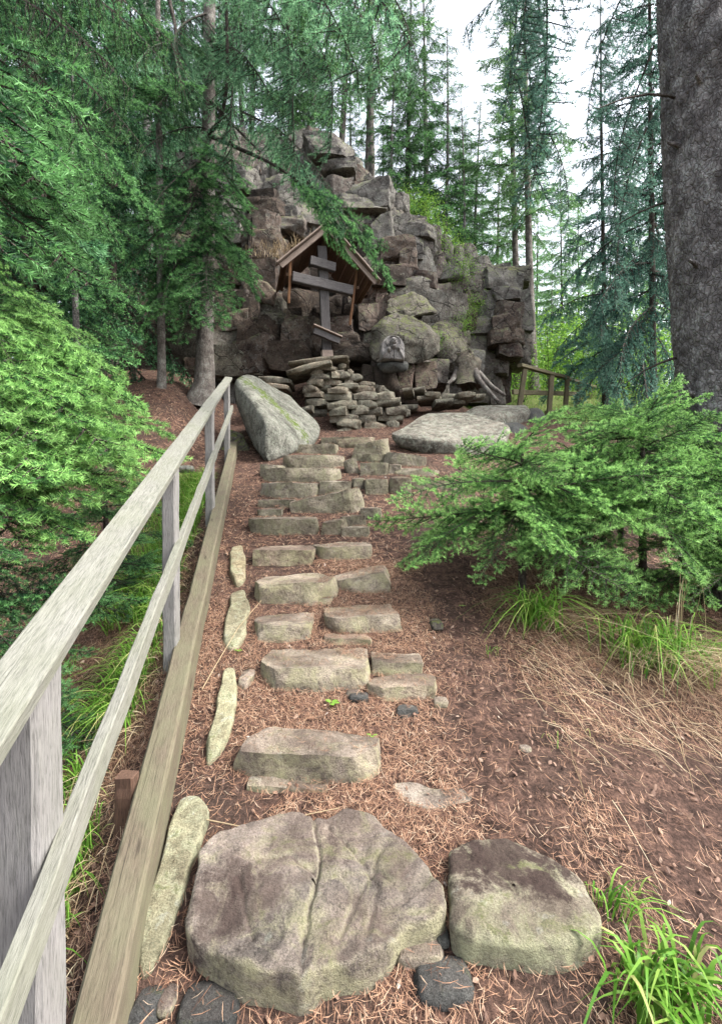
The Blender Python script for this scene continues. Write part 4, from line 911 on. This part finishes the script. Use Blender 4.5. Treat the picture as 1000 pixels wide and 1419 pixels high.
# ---- the great spruce trunk by the path
bt = thing('great_spruce', (2.44, 3.4, 0.75), 'massive rough-barked spruce trunk with burls and drooping branches', 'tree')
trunk_obj(bt, [(0.16, 0, -.3), (0.06, 0, 0.2), (0.02, 0, 0.9), (-.03, 0, 1.8), (-.10, 0, 2.8), (-.17, 0, 4.2), (-.3, 0, 7.5)], [.36, .33, .315, .305, .295, .28, .2], 'bark', sides=150, rough=.02, flakes=.011,
          knots=[(-.18, -.24, 3.55, .14, .13), (-.30, -.15, 3.8, .12, .08), (-.02, -.28, 2.85, .15, .12), (.03, -.30, 2.45, .10, .09), (-.12, -.28, 1.98, .035, .05), (-.2, -.2, 1.5, .06, .02)])
for a, b, k in [((745, -160, 3.6), (705, 120, 3.9), 'p'), ((760, -140, 3.7), (735, 250, 4.2), 'p'), ((740, -60, 4.0), (745, 290, 4.4), 'p'), ((725, -120, 3.9), (690, 180, 4.2), 'p'), ((770, -120, 3.5), (780, 60, 3.9), 'p'), ((880, -60, 4.4), (800, 200, 4.8), 'p'), ((900, 60, 4.6), (840, 330, 5.0), 'p'),
                ((890, -140, 4.2), (640, 10, 4.6), 'p'), ((900, 180, 4.9), (830, 420, 5.2), 'p')]:
    branch(bt, P(*a), P(*b), k, 'nblue', rb.uniform(-.4, .4), 0.8)
for k in range(11):                                    # one long drape of hanging sprays
    a = P(738 + rb.uniform(-25, 25), -90 + k * 26, 4.3 + rb.uniform(-.15, .15)); branch(bt, a, a + Vector((rb.uniform(-.22, .22), rb.uniform(-.1, .1), -rb.uniform(.7, 1.05))), 'p', 'nblue', rb.uniform(-3, 3), .75)
dead_branches(bt, -.1, .1, 1.2, 3.6, 5, 1.0, 4)
for k, (z_, a_) in enumerate([(1.15, -2.3), (1.62, -1.9), (2.2, -2.6), (2.7, -2.0), (3.3, -2.4), (1.9, -1.4), (3.0, -2.9), (1.4, -2.8)]):  # broken branch stubs
    r_ = .30; d_ = Vector((math.cos(a_), math.sin(a_), .18)); b_ = Vector((-.02 - .035 * z_, 0, z_)) + d_ * r_ * .9; v, q = tube([b_, b_ + d_ * .05, b_ + d_ * .10 + Vector((0, 0, -.01)), b_ + d_ * .105], [.022, .015, .010, .002], 7); link('stub', mesh_np('stub', v, q, [M['bark']]), bt)

# ---- the pale-barked spruce beside the railing top, and its neighbour
ps = thing('pale_trunk_spruce', P(283, 538, 8.0), 'slim pale-barked spruce with bare trunk beside the upper railing end', 'tree')
trunk_obj(ps, [(-.08, 0, -.3), (0, 0, .05), (.01, 0, .6), (.04, 0, 2.0), (.07, 0, 4.2), (.09, 0, 7), (.12, 0, 9.5)], [.25, .165, .130, .117, .10, .08, .045], 'barkpale', sides=18)
def curve_limb(parent, pts, r0, r1, mat='barkdark', name='limb'):
    pts = np.array([tuple(Vector(p) - Vector(parent.location)) for p in pts]); t0 = np.linspace(0, 1, len(pts)); t1 = np.linspace(0, 1, 16)
    pp = np.stack([np.interp(t1, t0, pts[:, k]) for k in range(3)], -1)
    for _ in range(2): pp[1:-1] = .5 * pp[1:-1] + .25 * (pp[:-2] + pp[2:])
    v, q = tube(pp, np.linspace(r0, r1, 16), 6); return link(name, mesh_np(name, v, q, [M[mat]]), parent)
curve_limb(ps, [P(290, 184, 7.9), P(305, 168, 7.7), P(316, 120, 7.5), P(314, 20, 7.4), P(312, -40, 7.3)], .035, .02)
curve_limb(ps, [P(292, 188, 7.9), P(330, 205, 7.6), P(375, 225, 7.3), P(420, 255, 7.1)], .035, .012)
curve_limb(ps, [P(292, 140, 7.9), P(340, 190, 7.5), P(360, 210, 7.3)], .025, .01)
curve_limb(ps, [P(230, -20, 7.4), P(244, 40, 7.3), P(245, 105, 7.2)], .03, .018)
for a, b, k, mk in [((292, 60, 8.0), (400, 130, 7.0), 'p', 'nteal'), ((292, 30, 8.0), (450, 70, 6.8), 'p', 'nteal'), ((330, 150, 7.6), (450, 240, 7.0), 'p', 'nteal'), ((380, 180, 7.3), (500, 300, 6.9), 'p', 'nteal'), ((420, 250, 7.1), (558, 372, 6.9), 'f', 'nmid'), ((400, 240, 7.2), (500, 345, 7.0), 'f', 'nmid'), ((430, 270, 7.1), (540, 330, 7.0), 'f', 'nmid'),
                    ((340, -60, 7.6), (520, 60, 6.5), 'p', 'nteal'), ((360, -80, 7.4), (600, 30, 6.3), 'p', 'nteal'), ((300, -20, 7.8), (420, 30, 6.7), 'p', 'nteal'), ((290, 0, 8), (350, 200, 7.2), 'p', 'nteal'), ((430, 40, 7.0), (480, 200, 6.8), 'p', 'nteal'), ((400, 60, 7.2), (420, 230, 6.9), 'p', 'nteal'), ((480, -20, 6.8), (545, 130, 6.6), 'p', 'nteal'), ((520, -40, 6.6), (600, 100, 6.5), 'p', 'nteal'),
                    ((283, 250, 7.9), (225, 330, 6.9), 'f', 'nmid'), ((285, 300, 7.9), (215, 395, 6.8), 'f', 'nmid'), ((283, 320, 7.9), (300, 420, 6.7), 'f', 'nmid'), ((280, 280, 7.9), (160, 350, 7.0), 'f', 'nmid'), ((280, 220, 7.9), (200, 270, 6.7), 'f', 'nmid'), ((287, 240, 7.9), (345, 300, 7.2), 'f', 'nmid'), ((287, 300, 7.9), (370, 390, 7.3), 'f', 'nmid'), ((283, 360, 7.9), (240, 450, 6.9), 'f', 'nmid'), ((287, 200, 7.9), (340, 260, 7.1), 'f', 'nmid'), ((280, 330, 7.9), (180, 430, 7.0), 'f', 'nmid'), ((283, 180, 8), (180, 200, 6.8), 'p', 'nteal'), ((285, 120, 8), (200, 130, 6.7), 'p', 'nteal'), ((285, 70, 8), (180, 60, 6.6), 'p', 'nteal'), ((285, 20, 8), (230, 80, 6.6), 'p', 'nteal')]:
    branch(ps, P(*a), P(*b), k, mk, rb.uniform(-.3, .3), 1.1)
dead_branches(ps, .03, 0, 1.0, 4.0, 12, 1.0, 6)
p2 = thing('pale_trunk_spruce', P(224, 530, 7.6), 'thinner pale-barked trunk standing between the railing and dense wood', 'tree')
trunk_obj(p2, [(0, 0, -.3), (0, 0, .3), (-.03, 0, 3), (-.08, 0, 8)], [.08, .06, .05, .02], 'barkpale', sides=14)
for k in range(18):
    a = rb.uniform(0, 6.28); z = rb.uniform(1.4, 5.5); l = rb.uniform(.7, 1.2); b = Vector(p2.location) + Vector((-.03, 0, z))
    branch(p2, b, b + Vector((math.cos(a) * l, math.sin(a) * l, -.35 * l)), 'f', 'nmid', rb.uniform(-.3, .3))
dead_branches(p2, 0, 0, .6, 2.5, 8, .8, 9)

# ---- tall spruce whose branches come in over the railing
ls = thing('overhanging_spruce', (-3.3, 3.9, 0.2), 'large spruce whose drooping bright branches hang over the railing', 'tree')
trunk_obj(ls, [(0, 0, -.4), (0, 0, 3), (0, 0, 9)], [.2, .17, .06], 'bark', sides=16)
for a, b, k, mk in [((-110, 180, 3.9), (130, 330, 3.3), 'f', 'nmid'), ((-110, 120, 3.9), (115, 250, 3.4), 'f', 'nmid'), ((-110, 60, 3.9), (70, 190, 3.0), 'f', 'nmid'), ((-110, 10, 4.0), (120, 130, 3.8), 'p', 'nmid'), ((-110, -60, 4.0), (170, 60, 4.0), 'p', 'nmid'), ((-110, 220, 3.9), (60, 380, 3.2), 'f', 'nmid'), ((-110, -100, 4.0), (240, 20, 4.4), 'p', 'nmid'), ((-120, 100, 4.2), (150, 200, 4.8), 'p', 'nmid'), ((-100, 250, 4), (140, 300, 4.6), 'f', 'nmid'),
                    ((-100, 140, 3.8), (40, 270, 2.7), 'f', 'nmid'), ((-100, 20, 3.8), (30, 120, 2.6), 'f', 'nmid'), ((-50, -80, 4.4), (200, 110, 4.9), 'p', 'nmid'), ((0, -60, 4.8), (260, 90, 5.4), 'p', 'nmid'), ((20, 40, 5.0), (215, 190, 5.3), 'p', 'nmid'), ((20, 120, 5.2), (230, 270, 5.4), 'f', 'nmid'), ((10, 160, 5.2), (190, 320, 5.2), 'f', 'nmid'), ((0, 220, 5.2), (140, 380, 5.0), 'f', 'nmid')]:
    branch(ls, P(*a), P(*b), k, mk, rb.uniform(-.3, .3), 1.15)

# ---- young spruces
def young(x, y, zb, Ht, rmax, n, label, seed, mk='ngreen', z0=0.1, az=None, prof=lambda f: (1 - f) ** .6, droop=-.25, kinds='f'):
    rg = random.Random(seed); t = thing('young_spruce', (x, y, zb), label, 'young spruce')
    trunk_obj(t, [(0, 0, -.2), (0, 0, Ht * .5), (0, 0, Ht)], [.024, .018, .006], 'barkdark', sides=8)
    for k in range(n):
        f = (k + rg.random()) / n; z = z0 + (Ht - z0) * f; l = (rmax * prof(f) + .12) * rg.uniform(.7, 1.15)
        a = rg.uniform(*az) if az else k * 2.399 + rg.uniform(-.4, .4)
        el = droop + .38 * f * f + rg.uniform(-.35, .3); b = Vector((x, y, zb + z))
        branch(t, b, b + Vector((math.cos(a) * math.cos(el), math.sin(a) * math.cos(el), math.sin(el))) * l, kinds, mk, rg.uniform(-.7, .7))
    return t
zl = float(H(np.array([-2.15]), np.array([2.9]))[0])
bs = thing('young_spruce', (-2.5, 3.1, zl), 'bushy bright green young spruce spilling towards the handrail', 'young spruce')
trunk_obj(bs, [(0, 0, -.2), (0, 0, 1.2), (0, 0, 2.7 - zl)], [.05, .04, .01], 'bark', sides=8)
rs = random.Random(31)
for tx, ty, td in [(238, 592, 2.75), (228, 560, 2.85), (205, 522, 2.85), (172, 482, 2.9), (135, 448, 2.95), (95, 425, 2.9), (215, 618, 2.6), (160, 640, 2.5), (105, 690, 2.35), (62, 655, 2.3), (30, 705, 2.2), (190, 590, 2.55), (120, 540, 2.4), (70, 500, 2.4), (150, 570, 2.35), (95, 600, 2.25), (40, 560, 2.2), (10, 610, 2.15), (20, 470, 2.5), (60, 440, 2.7), (130, 500, 2.6), (170, 545, 2.6), (110, 640, 2.3), (20, 660, 2.15), (5, 520, 2.2), (180, 640, 2.6), (50, 610, 2.1)]:
    b = Vector((-2.5 + rs.uniform(-.15, .25), 3.1, P(0, ty, 3.0).z + rs.uniform(.12, .40)))
    e = P(tx, ty, td)
    if (e - b).length > 1.35: b = e + (b - e).normalized() * rs.uniform(1.1, 1.35)
    branch(bs, b, e, 'f', 'ngreen', rs.uniform(-.25, .25), 1.1)
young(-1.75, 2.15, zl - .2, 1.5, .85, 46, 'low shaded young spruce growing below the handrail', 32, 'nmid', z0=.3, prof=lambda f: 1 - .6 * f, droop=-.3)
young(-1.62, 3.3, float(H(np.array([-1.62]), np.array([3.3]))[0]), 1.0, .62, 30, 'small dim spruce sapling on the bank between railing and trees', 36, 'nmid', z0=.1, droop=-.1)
z1 = float(H(np.array([.85]), np.array([3.0]))[0]); z2 = float(H(np.array([1.75]), np.array([3.2]))[0])
young(0.93, 3.0, z1 + .20, 0.68, .70, 30, 'bright young spruce with fresh tips leaning over the stairway', 33, z0=.2, prof=lambda f: 1 - .55 * f ** 2, droop=-.16)
young(1.68, 3.1, z2 + .26, 0.84, .84, 36, 'wider young spruce in front of the massive trunk', 34, z0=.26, prof=lambda f: 1 - .55 * f ** 2, droop=-.14)
young(2.12, 2.9, float(H(np.array([2.12]), np.array([2.9]))[0]) + .2, .75, .72, 28, 'small young spruce hiding the foot of the massive trunk', 37, z0=.1, prof=lambda f: 1 - .5 * f, droop=-.1)
young(2.05, 4.1, float(H(np.array([2.05]), np.array([4.1]))[0]) + .1, 1.0, .9, 28, 'young spruce between the flat grey rock and massive trunk', 35, z0=.25, prof=lambda f: 1 - .75 * f, droop=-.1)

# ---- leafy saplings
def leaf_cluster(seed, n, R_, Hh, ls_):
    rg = np.random.default_rng(seed); c = rg.normal(size=(n, 3)) * np.array([R_ * .5, R_ * .5, Hh * .28]) + np.array([0, 0, Hh * .55])
    q = np.round(c / (R_ * .35)) * R_ * .35; c = c * .6 + q * .4
    d = norm(rg.normal(size=(n, 3)) * np.array([1, 1, .4])); s = norm(np.cross(d, norm(rg.normal(size=(n, 3)) * .5 + np.array([0, 0, 1])))); l = ls_ * rg.uniform(.6, 1.2, (n, 1)); w = l * .28
    V = np.stack([c, c + d * l * .5 + s * w, c + d * l, c + d * l * .5 - s * w], 1).reshape(-1, 3)
    T = np.arange(n * 4).reshape(-1, 4); return V, T
LEAFY = []
for k in range(3):
    V_, T_ = leaf_cluster(200 + k, 1300, .8, 1.5, .075); sv, sq = [], []
    LEAFY.append((mesh_np('leaves', V_, T_, [M['leaf']], smooth=False),))
STEM = []
for k in range(3):
    rg = np.random.default_rng(k); vs, qs, off = [], [], 0
    for j in range(5):
        e = rg.normal(size=2) * .4; pts = [(e[0] * t ** 1.5, e[1] * t ** 1.5, 1.35 * t) for t in np.linspace(0, 1, 5)]
        v, q = tube(pts, np.linspace(.012, .004, 5), 4); vs.append(v); qs.append(q + off); off += len(v)
    STEM.append(mesh_np('stems', np.vstack(vs), np.vstack(qs), [M['barkdark']]))
def sapling(p, s, label, group):
    t = thing('leafy_sapling', p, label, 'sapling', group); t.rotation_euler = (0, 0, rt.uniform(0, 6)); k = rt.randrange(3)
    for nm, me in (('leaves', LEAFY[k][0]), ('stems', STEM[k])):
        o = bpy.data.objects.new(nm, me); COL.objects.link(o); o.parent = t; o.scale = (s, s, s)
for px, py, d, s in [(640, 385, 11.2, .45), (615, 345, 11.6, .45), (590, 300, 12.5, .5), (605, 480, 9.9, .3), (640, 455, 10.3, .32), (655, 430, 10.9, .35), (600, 325, 12.0, .45), (690, 500, 11.2, .35), (560, 285, 12.6, .4), (625, 362, 12.2, .5)]:
    sapling(P(px, py + 12, d), s, 'small fresh green sapling rooted in the cracks of the rock outcrop', 'saplings on the outcrop')
for px, d, s in [(725, 12.5, .9), (760, 14, 1.2), (800, 14.5, 1.3), (835, 14, 1.2), (780, 16, 1.5), (870, 13, 1.3), (720, 17, 1.4), (820, 17.5, 1.7), (750, 19, 1.9), (860, 18, 1.8), (905, 16, 1.6), (690, 16, 1.2), (665, 16, 1.2), (930, 13, 1.2), (845, 11.5, .7), (880, 11, .7)]:
    x_ = X(px, d); sapling((x_, d, float(H(np.array([x_]), np.array([d]))[0]) - .05), s, 'sunlit leafy bush in the undergrowth beyond the footbridge railing', 'bushes beyond the footbridge')

# ---- stump with roots
stump = thing('tree_stump', P(645, 520, 9.6), 'mossy rotten stump with pale roots below the outcrop', 'stump')
v, q = tube([(0, 0, -.2), (0, 0, -.02), (.01, 0, .1), (.03, 0, .2), (.0, 0, .3), (.02, 0, .36), (.03, 0, .38), (.03, 0, .30)], [.27, .23, .205, .195, .19, .175, .12, .01], 30)
v += np.stack([fbm(v * np.array([9, 9, 4.]) + 4 * k, 4, 60 + k) for k in range(3)], -1) * .12
link('stump_body', mesh_np('stump_body', v, q, [M['mossrock']]), stump)
for pts in ([P(655, 505, 9.6), P(662, 525, 9.4), P(675, 540, 9.2), P(690, 556, 9.0)], [P(635, 510, 9.6), P(628, 525, 9.4), P(620, 532, 9.3)], [P(660, 515, 9.6), P(680, 535, 9.5), P(700, 548, 9.4)]):
    curve_limb(stump, pts, .07, .025, 'barkpale', 'root')

# ------------------------------------------------------------------ grass
def blades(rg, base, n, L, w, spread, lean=(0, 0), segs=5, up=1.0):
    """curved grass blades from base points -> verts, quads"""
    a = rg.uniform(0, 2 * math.pi, n); tilt = rg.uniform(.15, 1.0, n) * spread
    hd = np.stack([np.cos(a) * tilt + lean[0], np.sin(a) * tilt + lean[1], np.zeros(n)], -1)
    l = L * rg.uniform(.45, 1.1, n); pts = []
    side = norm(np.stack([-np.sin(a), np.cos(a), rg.uniform(-.4, .4, n)], -1))
    for k in range(segs + 1):
        t = k / segs
        p = base + hd * (l * t * (.35 + .65 * t))[:, None] + np.stack([np.zeros(n), np.zeros(n), l * up * (t - .62 * t * t * (1 + .5 * tilt))], -1)
        ww = w * (1 - t ** 1.5) * .5 + .0003
        pts.append(np.stack([p - side * ww, p + side * ww], 1))
    V = np.stack(pts, 1).reshape(n, -1, 3); m = V.shape[1]; q = []
    for k in range(segs): q.append([2 * k, 2 * k + 1, 2 * k + 3, 2 * k + 2])
    Q = (np.arange(n)[:, None, None] * m + np.array(q)[None]).reshape(-1, 4)
    return V.reshape(-1, 3), Q
def tuft(px, py, n, L, w, label, seed, dry=0, lean=(0, 0), spread=.8, rad=.06, dl=1.0, dlean=(.5, -.7), up=1.35):
    rg = np.random.default_rng(seed); c = PG(px, py); z = float(H(np.array([c.x]), np.array([c.y]))[0])
    # slide along the ray onto the real ground
    for _ in range(8):
        t = (py - CY) / F; d = c.y; zr = CAMZ - t * d; d += (zr - z) / (GS + t) ; c = P(px, py, d); z = float(H(np.array([c.x]), np.array([c.y]))[0])
    th = thing('grass_tuft', (c.x, c.y, z), label, 'grass tuft')
    b = np.c_[rg.normal(size=(n, 2)) * rad, np.full(n, -.01)]
    v, q = blades(rg, b, n, L, w, spread, lean, up=up); tag(link('blades', mesh_np('blades', v, q, [M['grass']]), th), kind='stuff')
    if dry:
        b = np.c_[rg.normal(size=(dry, 2)) * rad * 1.6, np.full(dry, 0.0)]
        v, q = blades(rg, b, dry, L * dl, w * .55, .95, dlean, up=.62); tag(link('dry_blades', mesh_np('dry_blades', v, q, [M['dry']]), th), kind='stuff')
    return th
tuft(745, 868, 150, .46, .007, 'green grass tuft under the bright young spruce', 1, 70, (0, -.15), 1.1, .05, 1.2, (.5, -.5))
tuft(900, 915, 230, .50, .007, 'large grass tuft with long straw-coloured dead blades', 2, 260, (0, -.15), 1.1, .10, 1.25, (.35, -.55))
tuft(985, 935, 70, .42, .006, 'straw-pale dry grass clump beside the large tuft', 3, 150, (0, 0), .8, .09, 1.2, (.2, -.6))
tuft(900, 1390, 70, .30, .011, 'fresh broad-bladed grass tuft beside the rounded pale slab', 4, 0, (-.1, -.15), 1.0, .035, up=1.3)
tuft(850, 1255, 34, .17, .006, 'thin grass sprigs behind the rounded pale slab', 5, 0, (.3, -.1), .9, .03)
tuft(960, 1400, 60, .30, .010, 'broad-bladed grass clump spilling over the dark soil', 6, 0, (0, -.2), 1.0, .05, up=1.3)
tuft(690, 905, 12, .10, .004, 'tiny sparse grass sprig in the needle litter', 7, 0, rad=.03)
tuft(800, 1020, 6, .12, .003, 'few wispy blades on the needle-covered bank', 8, 26, rad=.06, dl=1.1)
rg = np.random.default_rng(77); v, q = [], []
b = np.c_[rg.normal(size=(14, 2)) * .03 + [1.52, 2.45], np.zeros(14)]; b[:, 2] = H(b[:, 0], b[:, 1])
v, q = blades(rg, b, 14, .85, .004, .18, (.05, 0), up=1.35)
tag(link('dry_stalks', mesh_np('dry_stalks', v, q, [M['dry']])), 'tall thin straw stalks standing in front of the young spruces', 'dry grass')
def lying(name, pxs, r, mat, label, cat):
    v, q = tube([PG(a, b, h) for a, b, h in pxs], np.linspace(r, r * .6, len(pxs)), 5)
    tag(link(name, mesh_np(name, v, q, [M[mat]])), label, cat)
lying('dry_straw', [(245, 1120, .03), (285, 1136, .02), (330, 1145, .02), (385, 1140, .025), (430, 1128, .03), (470, 1120, .02)], .0022, 'dry', 'thin pale dry stem lying across the soil above the cracked slab', 'stem')
lying('dry_straw', [(280, 955, .02), (300, 920, .05), (330, 870, .06), (362, 832, .05)], .0022, 'dry', 'long straw stem slanting past the mossy edging stones', 'stem')
for k, (px_, py_, n_, r_, lab_) in enumerate([(458, 975, 4, .022, 'tiny seedling with two round green leaves below a broad step'), (515, 1020, 3, .013, 'small green sprout at the end of the rounded log-like step'), (330, 902, 5, .012, 'little green weed beside the mossy edging stones'), (640, 840, 5, .012, 'small weed growing in the shaded litter by the young spruce')]):
    rgs = np.random.default_rng(900 + k); c = PG(px_, py_, .012); V_ = []
    for j in range(n_):
        a_ = j * 2.4 + rgs.uniform(-.3, .3); d_ = np.array([math.cos(a_), math.sin(a_), .45]); s__ = np.array([-math.sin(a_), math.cos(a_), 0]) * r_ * .5; b_ = d_ * r_ * .2
        for u_, w_ in ((0, .15), (.35, .9), (.7, .95), (1, .2)): V_ += [b_ + d_ * r_ * 1.5 * u_ - s__ * w_ - np.array([0, 0, u_ * u_ * r_ * .5]), b_ + d_ * r_ * 1.5 * u_ + s__ * w_ - np.array([0, 0, u_ * u_ * r_ * .5])]
    Q_ = (np.arange(n_)[:, None, None] * 8 + np.array([[0, 1, 3, 2], [2, 3, 5, 4], [4, 5, 7, 6]])[None]).reshape(-1, 4)
    th = thing('seedling', c, lab_, 'seedling')
    for j in range(n_): link('leaf', mesh_np('leaf', np.array(V_[j * 8:j * 8 + 8]), Q_[:3], [M['leaf']]), th)
# grass on the bank below the railing
n = 9000; yy = rg.uniform(1.0, 5.6, n); xx = -0.193 * yy - .50 - rg.gamma(1.6, .17, n)
k = fbm(np.c_[xx * 2.2, yy * 2.2, xx * 0], 3, 5) > -.12; xx, yy = xx[k], yy[k]; n = len(xx)
v, q = blades(rg, np.c_[xx, yy, H(xx, yy) - .01], n, .36, .0058, .8, (-.05, -.25))
tag(link('bank_grass', mesh_np('bank_grass', v, q, [M['grass']])), 'long bright grass on the bank under the railing', 'grass', kind='stuff')
n = 900; yy = rg.uniform(.9, 4.0, n); xx = -0.193 * yy - .42 - rg.gamma(1.3, .12, n)
v, q = blades(rg, np.c_[xx, yy, H(xx, yy)], n, .26, .003, .9, (-.1, -.4), up=.35)
tag(link('bank_straw', mesh_np('bank_straw', v, q, [M['dry']])), 'dead straw between the rail and the grassy bank', 'dry grass', kind='stuff')
n = 9000; yy = rg.uniform(9.4, 16, n); xx = rg.uniform(1.6, 8, n)
k = (xx > 2.0 + .15 * (yy - 9)) ; xx, yy = xx[k], yy[k]; n = len(xx)
v, q = blades(rg, np.c_[xx, yy, H(xx, yy)], n, .24, .010, .8, segs=3)
tag(link('meadow_grass', mesh_np('meadow_grass', v, q, [M['grass']])), 'light green grass around the footbridge railing', 'grass', kind='stuff')
n = 380; c = P(404, 338, 10.3); xx = rg.normal(size=n) * .35 + c.x; yy = rg.normal(size=n) * .2 + c.y
v, q = blades(rg, np.c_[xx, yy, np.full(n, c.z - .15) + (xx - c.x) * .15], n, .35, .008, .9, (.1, -.4), segs=3)
tag(link('dry_grass', mesh_np('dry_grass', v, q, [M['dry']])), 'straw-coloured dry grass on the rock ledge behind the roof', 'dry grass', kind='stuff')

n = 240; px = rg.uniform(700, 1010, n); py = 850 + (px - 700) * .25 + rg.normal(size=n) * 60 + 25
C_ = np.array([tuple(PG(a_, b_)) for a_, b_ in zip(px, py)]); a = -1.0 + rg.normal(size=n) * .6; l = rg.uniform(.10, .34, n)
tt_ = np.linspace(0, 1, 5); vs = []
sx, sy = np.cos(a), np.sin(a); crv = rg.normal(size=n) * .12
for t_ in tt_:
    x_ = C_[:, 0] + sx * l * t_ - sy * l * crv * t_ * t_; y_ = C_[:, 1] + sy * l * t_ + sx * l * crv * t_ * t_
    z_ = H(x_, y_) + .006 + .03 * np.sin(t_ * 3.14) * rg.random(n); w_ = .0013 * (1 - .6 * t_)
    vs.append(np.stack([np.c_[x_ - -sy * w_, y_ - sx * w_, z_], np.c_[x_ + -sy * w_, y_ + sx * w_, z_ + .0006]], 1))
V = np.stack(vs, 1).reshape(-1, 3); Q = (np.arange(n)[:, None, None] * 10 + np.array([[2 * k, 2 * k + 1, 2 * k + 3, 2 * k + 2] for k in range(4)])[None]).reshape(-1, 4)
tag(link('lying_straw', mesh_np('lying_straw', V, Q, [M['dry']])), 'straw-coloured dead stalks lying down the bank below the tufts', 'straw', kind='stuff')

# ------------------------------------------------------------------ needle and leaf litter
def scatter(n, ylo, yhi, power=1.0):
    yy = ylo + (yhi - ylo) * rg.random(n) ** power
    xx = rg.uniform(-1, 1, n) * (0.78 * yy + .25)
    return xx, yy
def litter(n, ylo, yhi, L, w, power, name, label, top=None):
    xx, yy = scatter(n, ylo, yhi, power)
    bare = fbm(np.c_[xx * 1.6, yy * 1.6, xx * 0], 3, 91); wob = fbm(np.c_[xx * 3.1, yy * 2.3, xx * 0], 3, 93) * .16; path = np.exp(-((xx + wob - .42 - .02 * yy) / .17) ** 2) * (1 - sstep(4.0, 5.2, yy)) * .6 + np.exp(-((xx + wob * 1.5 + .11 * yy) / .30) ** 2) * .34 * (fbm(np.c_[xx * 5, yy * 5, xx * 0], 3, 95) > -.15) + np.exp(-((xx - 1.0 - .0 * yy) / .22) ** 2) * (yy < 1.9) * .6
    keep = rg.random(n) < .07 + .93 / (1 + np.exp((bare + path - .30) * 9)); xx, yy, bare = xx[keep], yy[keep], bare[keep]; n = len(xx)
    a = rg.normal(size=n) * .8 + np.where(xx > .5, -1.0, 0) + np.where(xx < .5, rg.uniform(-2, 2, n), 0); l = L * rg.uniform(.4, 1.2, n)
    dx, dy = np.cos(a) * l / 2, np.sin(a) * l / 2
    e = rg.uniform(.001, .016, n)
    def hh(x, y): return H(x, y)
    z0 = H(xx, yy); gxs = (H(xx + .02, yy) - z0) / .02; gys = (H(xx, yy + .02) - z0) / .02
    if top is not None:
        ok = np.ones(n, bool)
        for i in range(n):
            h_ = top.ray_cast(Vector((xx[i], yy[i], 6)), Vector((0, 0, -1)))
            if h_[0] is not None and h_[0].z > z0[i] + .004:
                nn_ = h_[1]; ok[i] = nn_.z > .72 and rg.random() < .13 + .45 * (bare[i] < -.22); z0[i] = h_[0].z; gxs[i] = -nn_.x / max(nn_.z, .3); gys[i] = -nn_.y / max(nn_.z, .3); e[i] *= .3
        xx, yy, z0, gxs, gys, a, l, dx, dy, e = [q_[ok] for q_ in (xx, yy, z0, gxs, gys, a, l, dx, dy, e)]; n = len(xx)
    t1, t2 = rg.uniform(-.004, .012, n), rg.uniform(-.004, .012, n)
    p = np.c_[xx, yy, z0 + e]
    A_ = p + np.c_[-dx, -dy, -dx * gxs - dy * gys + t1]; B_ = p + np.c_[dx, dy, dx * gxs + dy * gys + t2]
    bd_ = rg.normal(size=n) * .05; bend = p + np.c_[-dy * bd_, dx * bd_, t2 * .5]
    s_ = np.c_[-np.sin(a), np.cos(a), gys * np.cos(a) - gxs * np.sin(a)] * (w * rg.uniform(.6, 1.3, n) / 2)[:, None]
    V = np.stack([A_ - s_ * .4, A_ + s_ * .4, bend - s_, bend + s_, B_ - s_ * .3, B_ + s_ * .3], 1).reshape(-1, 3)
    Q = (np.arange(n)[:, None, None] * 6 + np.array([[0, 1, 3, 2], [2, 3, 5, 4]])[None]).reshape(-1, 4)
    tag(link(name, mesh_np(name, V, Q, [M['litter']], smooth=False)), label, 'litter', kind='stuff')
from mathutils.bvhtree import BVHTree
bv, bp, bo = [], [], 0
for o in stairs.children:
    m4 = Matrix.Translation(stairs.location) @ Matrix.LocRotScale(o.location, o.rotation_euler, o.scale)
    for vv in o.data.vertices: bv.append(m4 @ vv.co)
    for pp_ in o.data.polygons: bp.append([bo + i for i in pp_.vertices])
    bo = len(bv)
STB = BVHTree.FromPolygons(bv, bp)
litter(230000, .75, 3.4, .036, .00145, .85, 'needle_litter', 'fallen red-brown pine needles covering the ground by the steps', STB)
litter(80000, 3.2, 9.5, .055, .0038, 1.0, 'needle_litter', 'fallen needles covering the slope around the upper steps', STB)
n = 7000; xx, yy = scatter(n, .8, 8, 1.1); l = rg.uniform(.004, .0095, n) * (1 + .16 * yy); a = rg.uniform(0, 6.28, n); z0 = H(xx, yy) + rg.uniform(.003, .014, n)
d1 = np.c_[np.cos(a), np.sin(a), rg.normal(size=n) * .35 + .33 * np.sin(a)]; d2 = np.c_[-np.sin(a), np.cos(a), rg.normal(size=n) * .35 + .33 * np.cos(a)]
p = np.c_[xx, yy, z0]; lf = l[:, None]
V = np.stack([p - d1 * lf, p - d1 * lf * .3 + d2 * lf * .5, p + d1 * lf * .5 + d2 * lf * .4 + np.c_[0 * xx, 0 * xx, l * .3], p + d1 * lf, p + d1 * lf * .4 - d2 * lf * .5, p - d1 * lf * .4 - d2 * lf * .4], 1).reshape(-1, 3)
b6 = np.arange(n)[:, None] * 6
Q = np.vstack([b6 + np.array([0, 1, 2, 5]), b6 + np.array([5, 2, 3, 4])])
tag(link('leaf_litter', mesh_np('leaf_litter', V, Q, [M['fallen']], smooth=False)), 'dry fallen leaf fragments scattered over the needle litter', 'litter', kind='stuff')
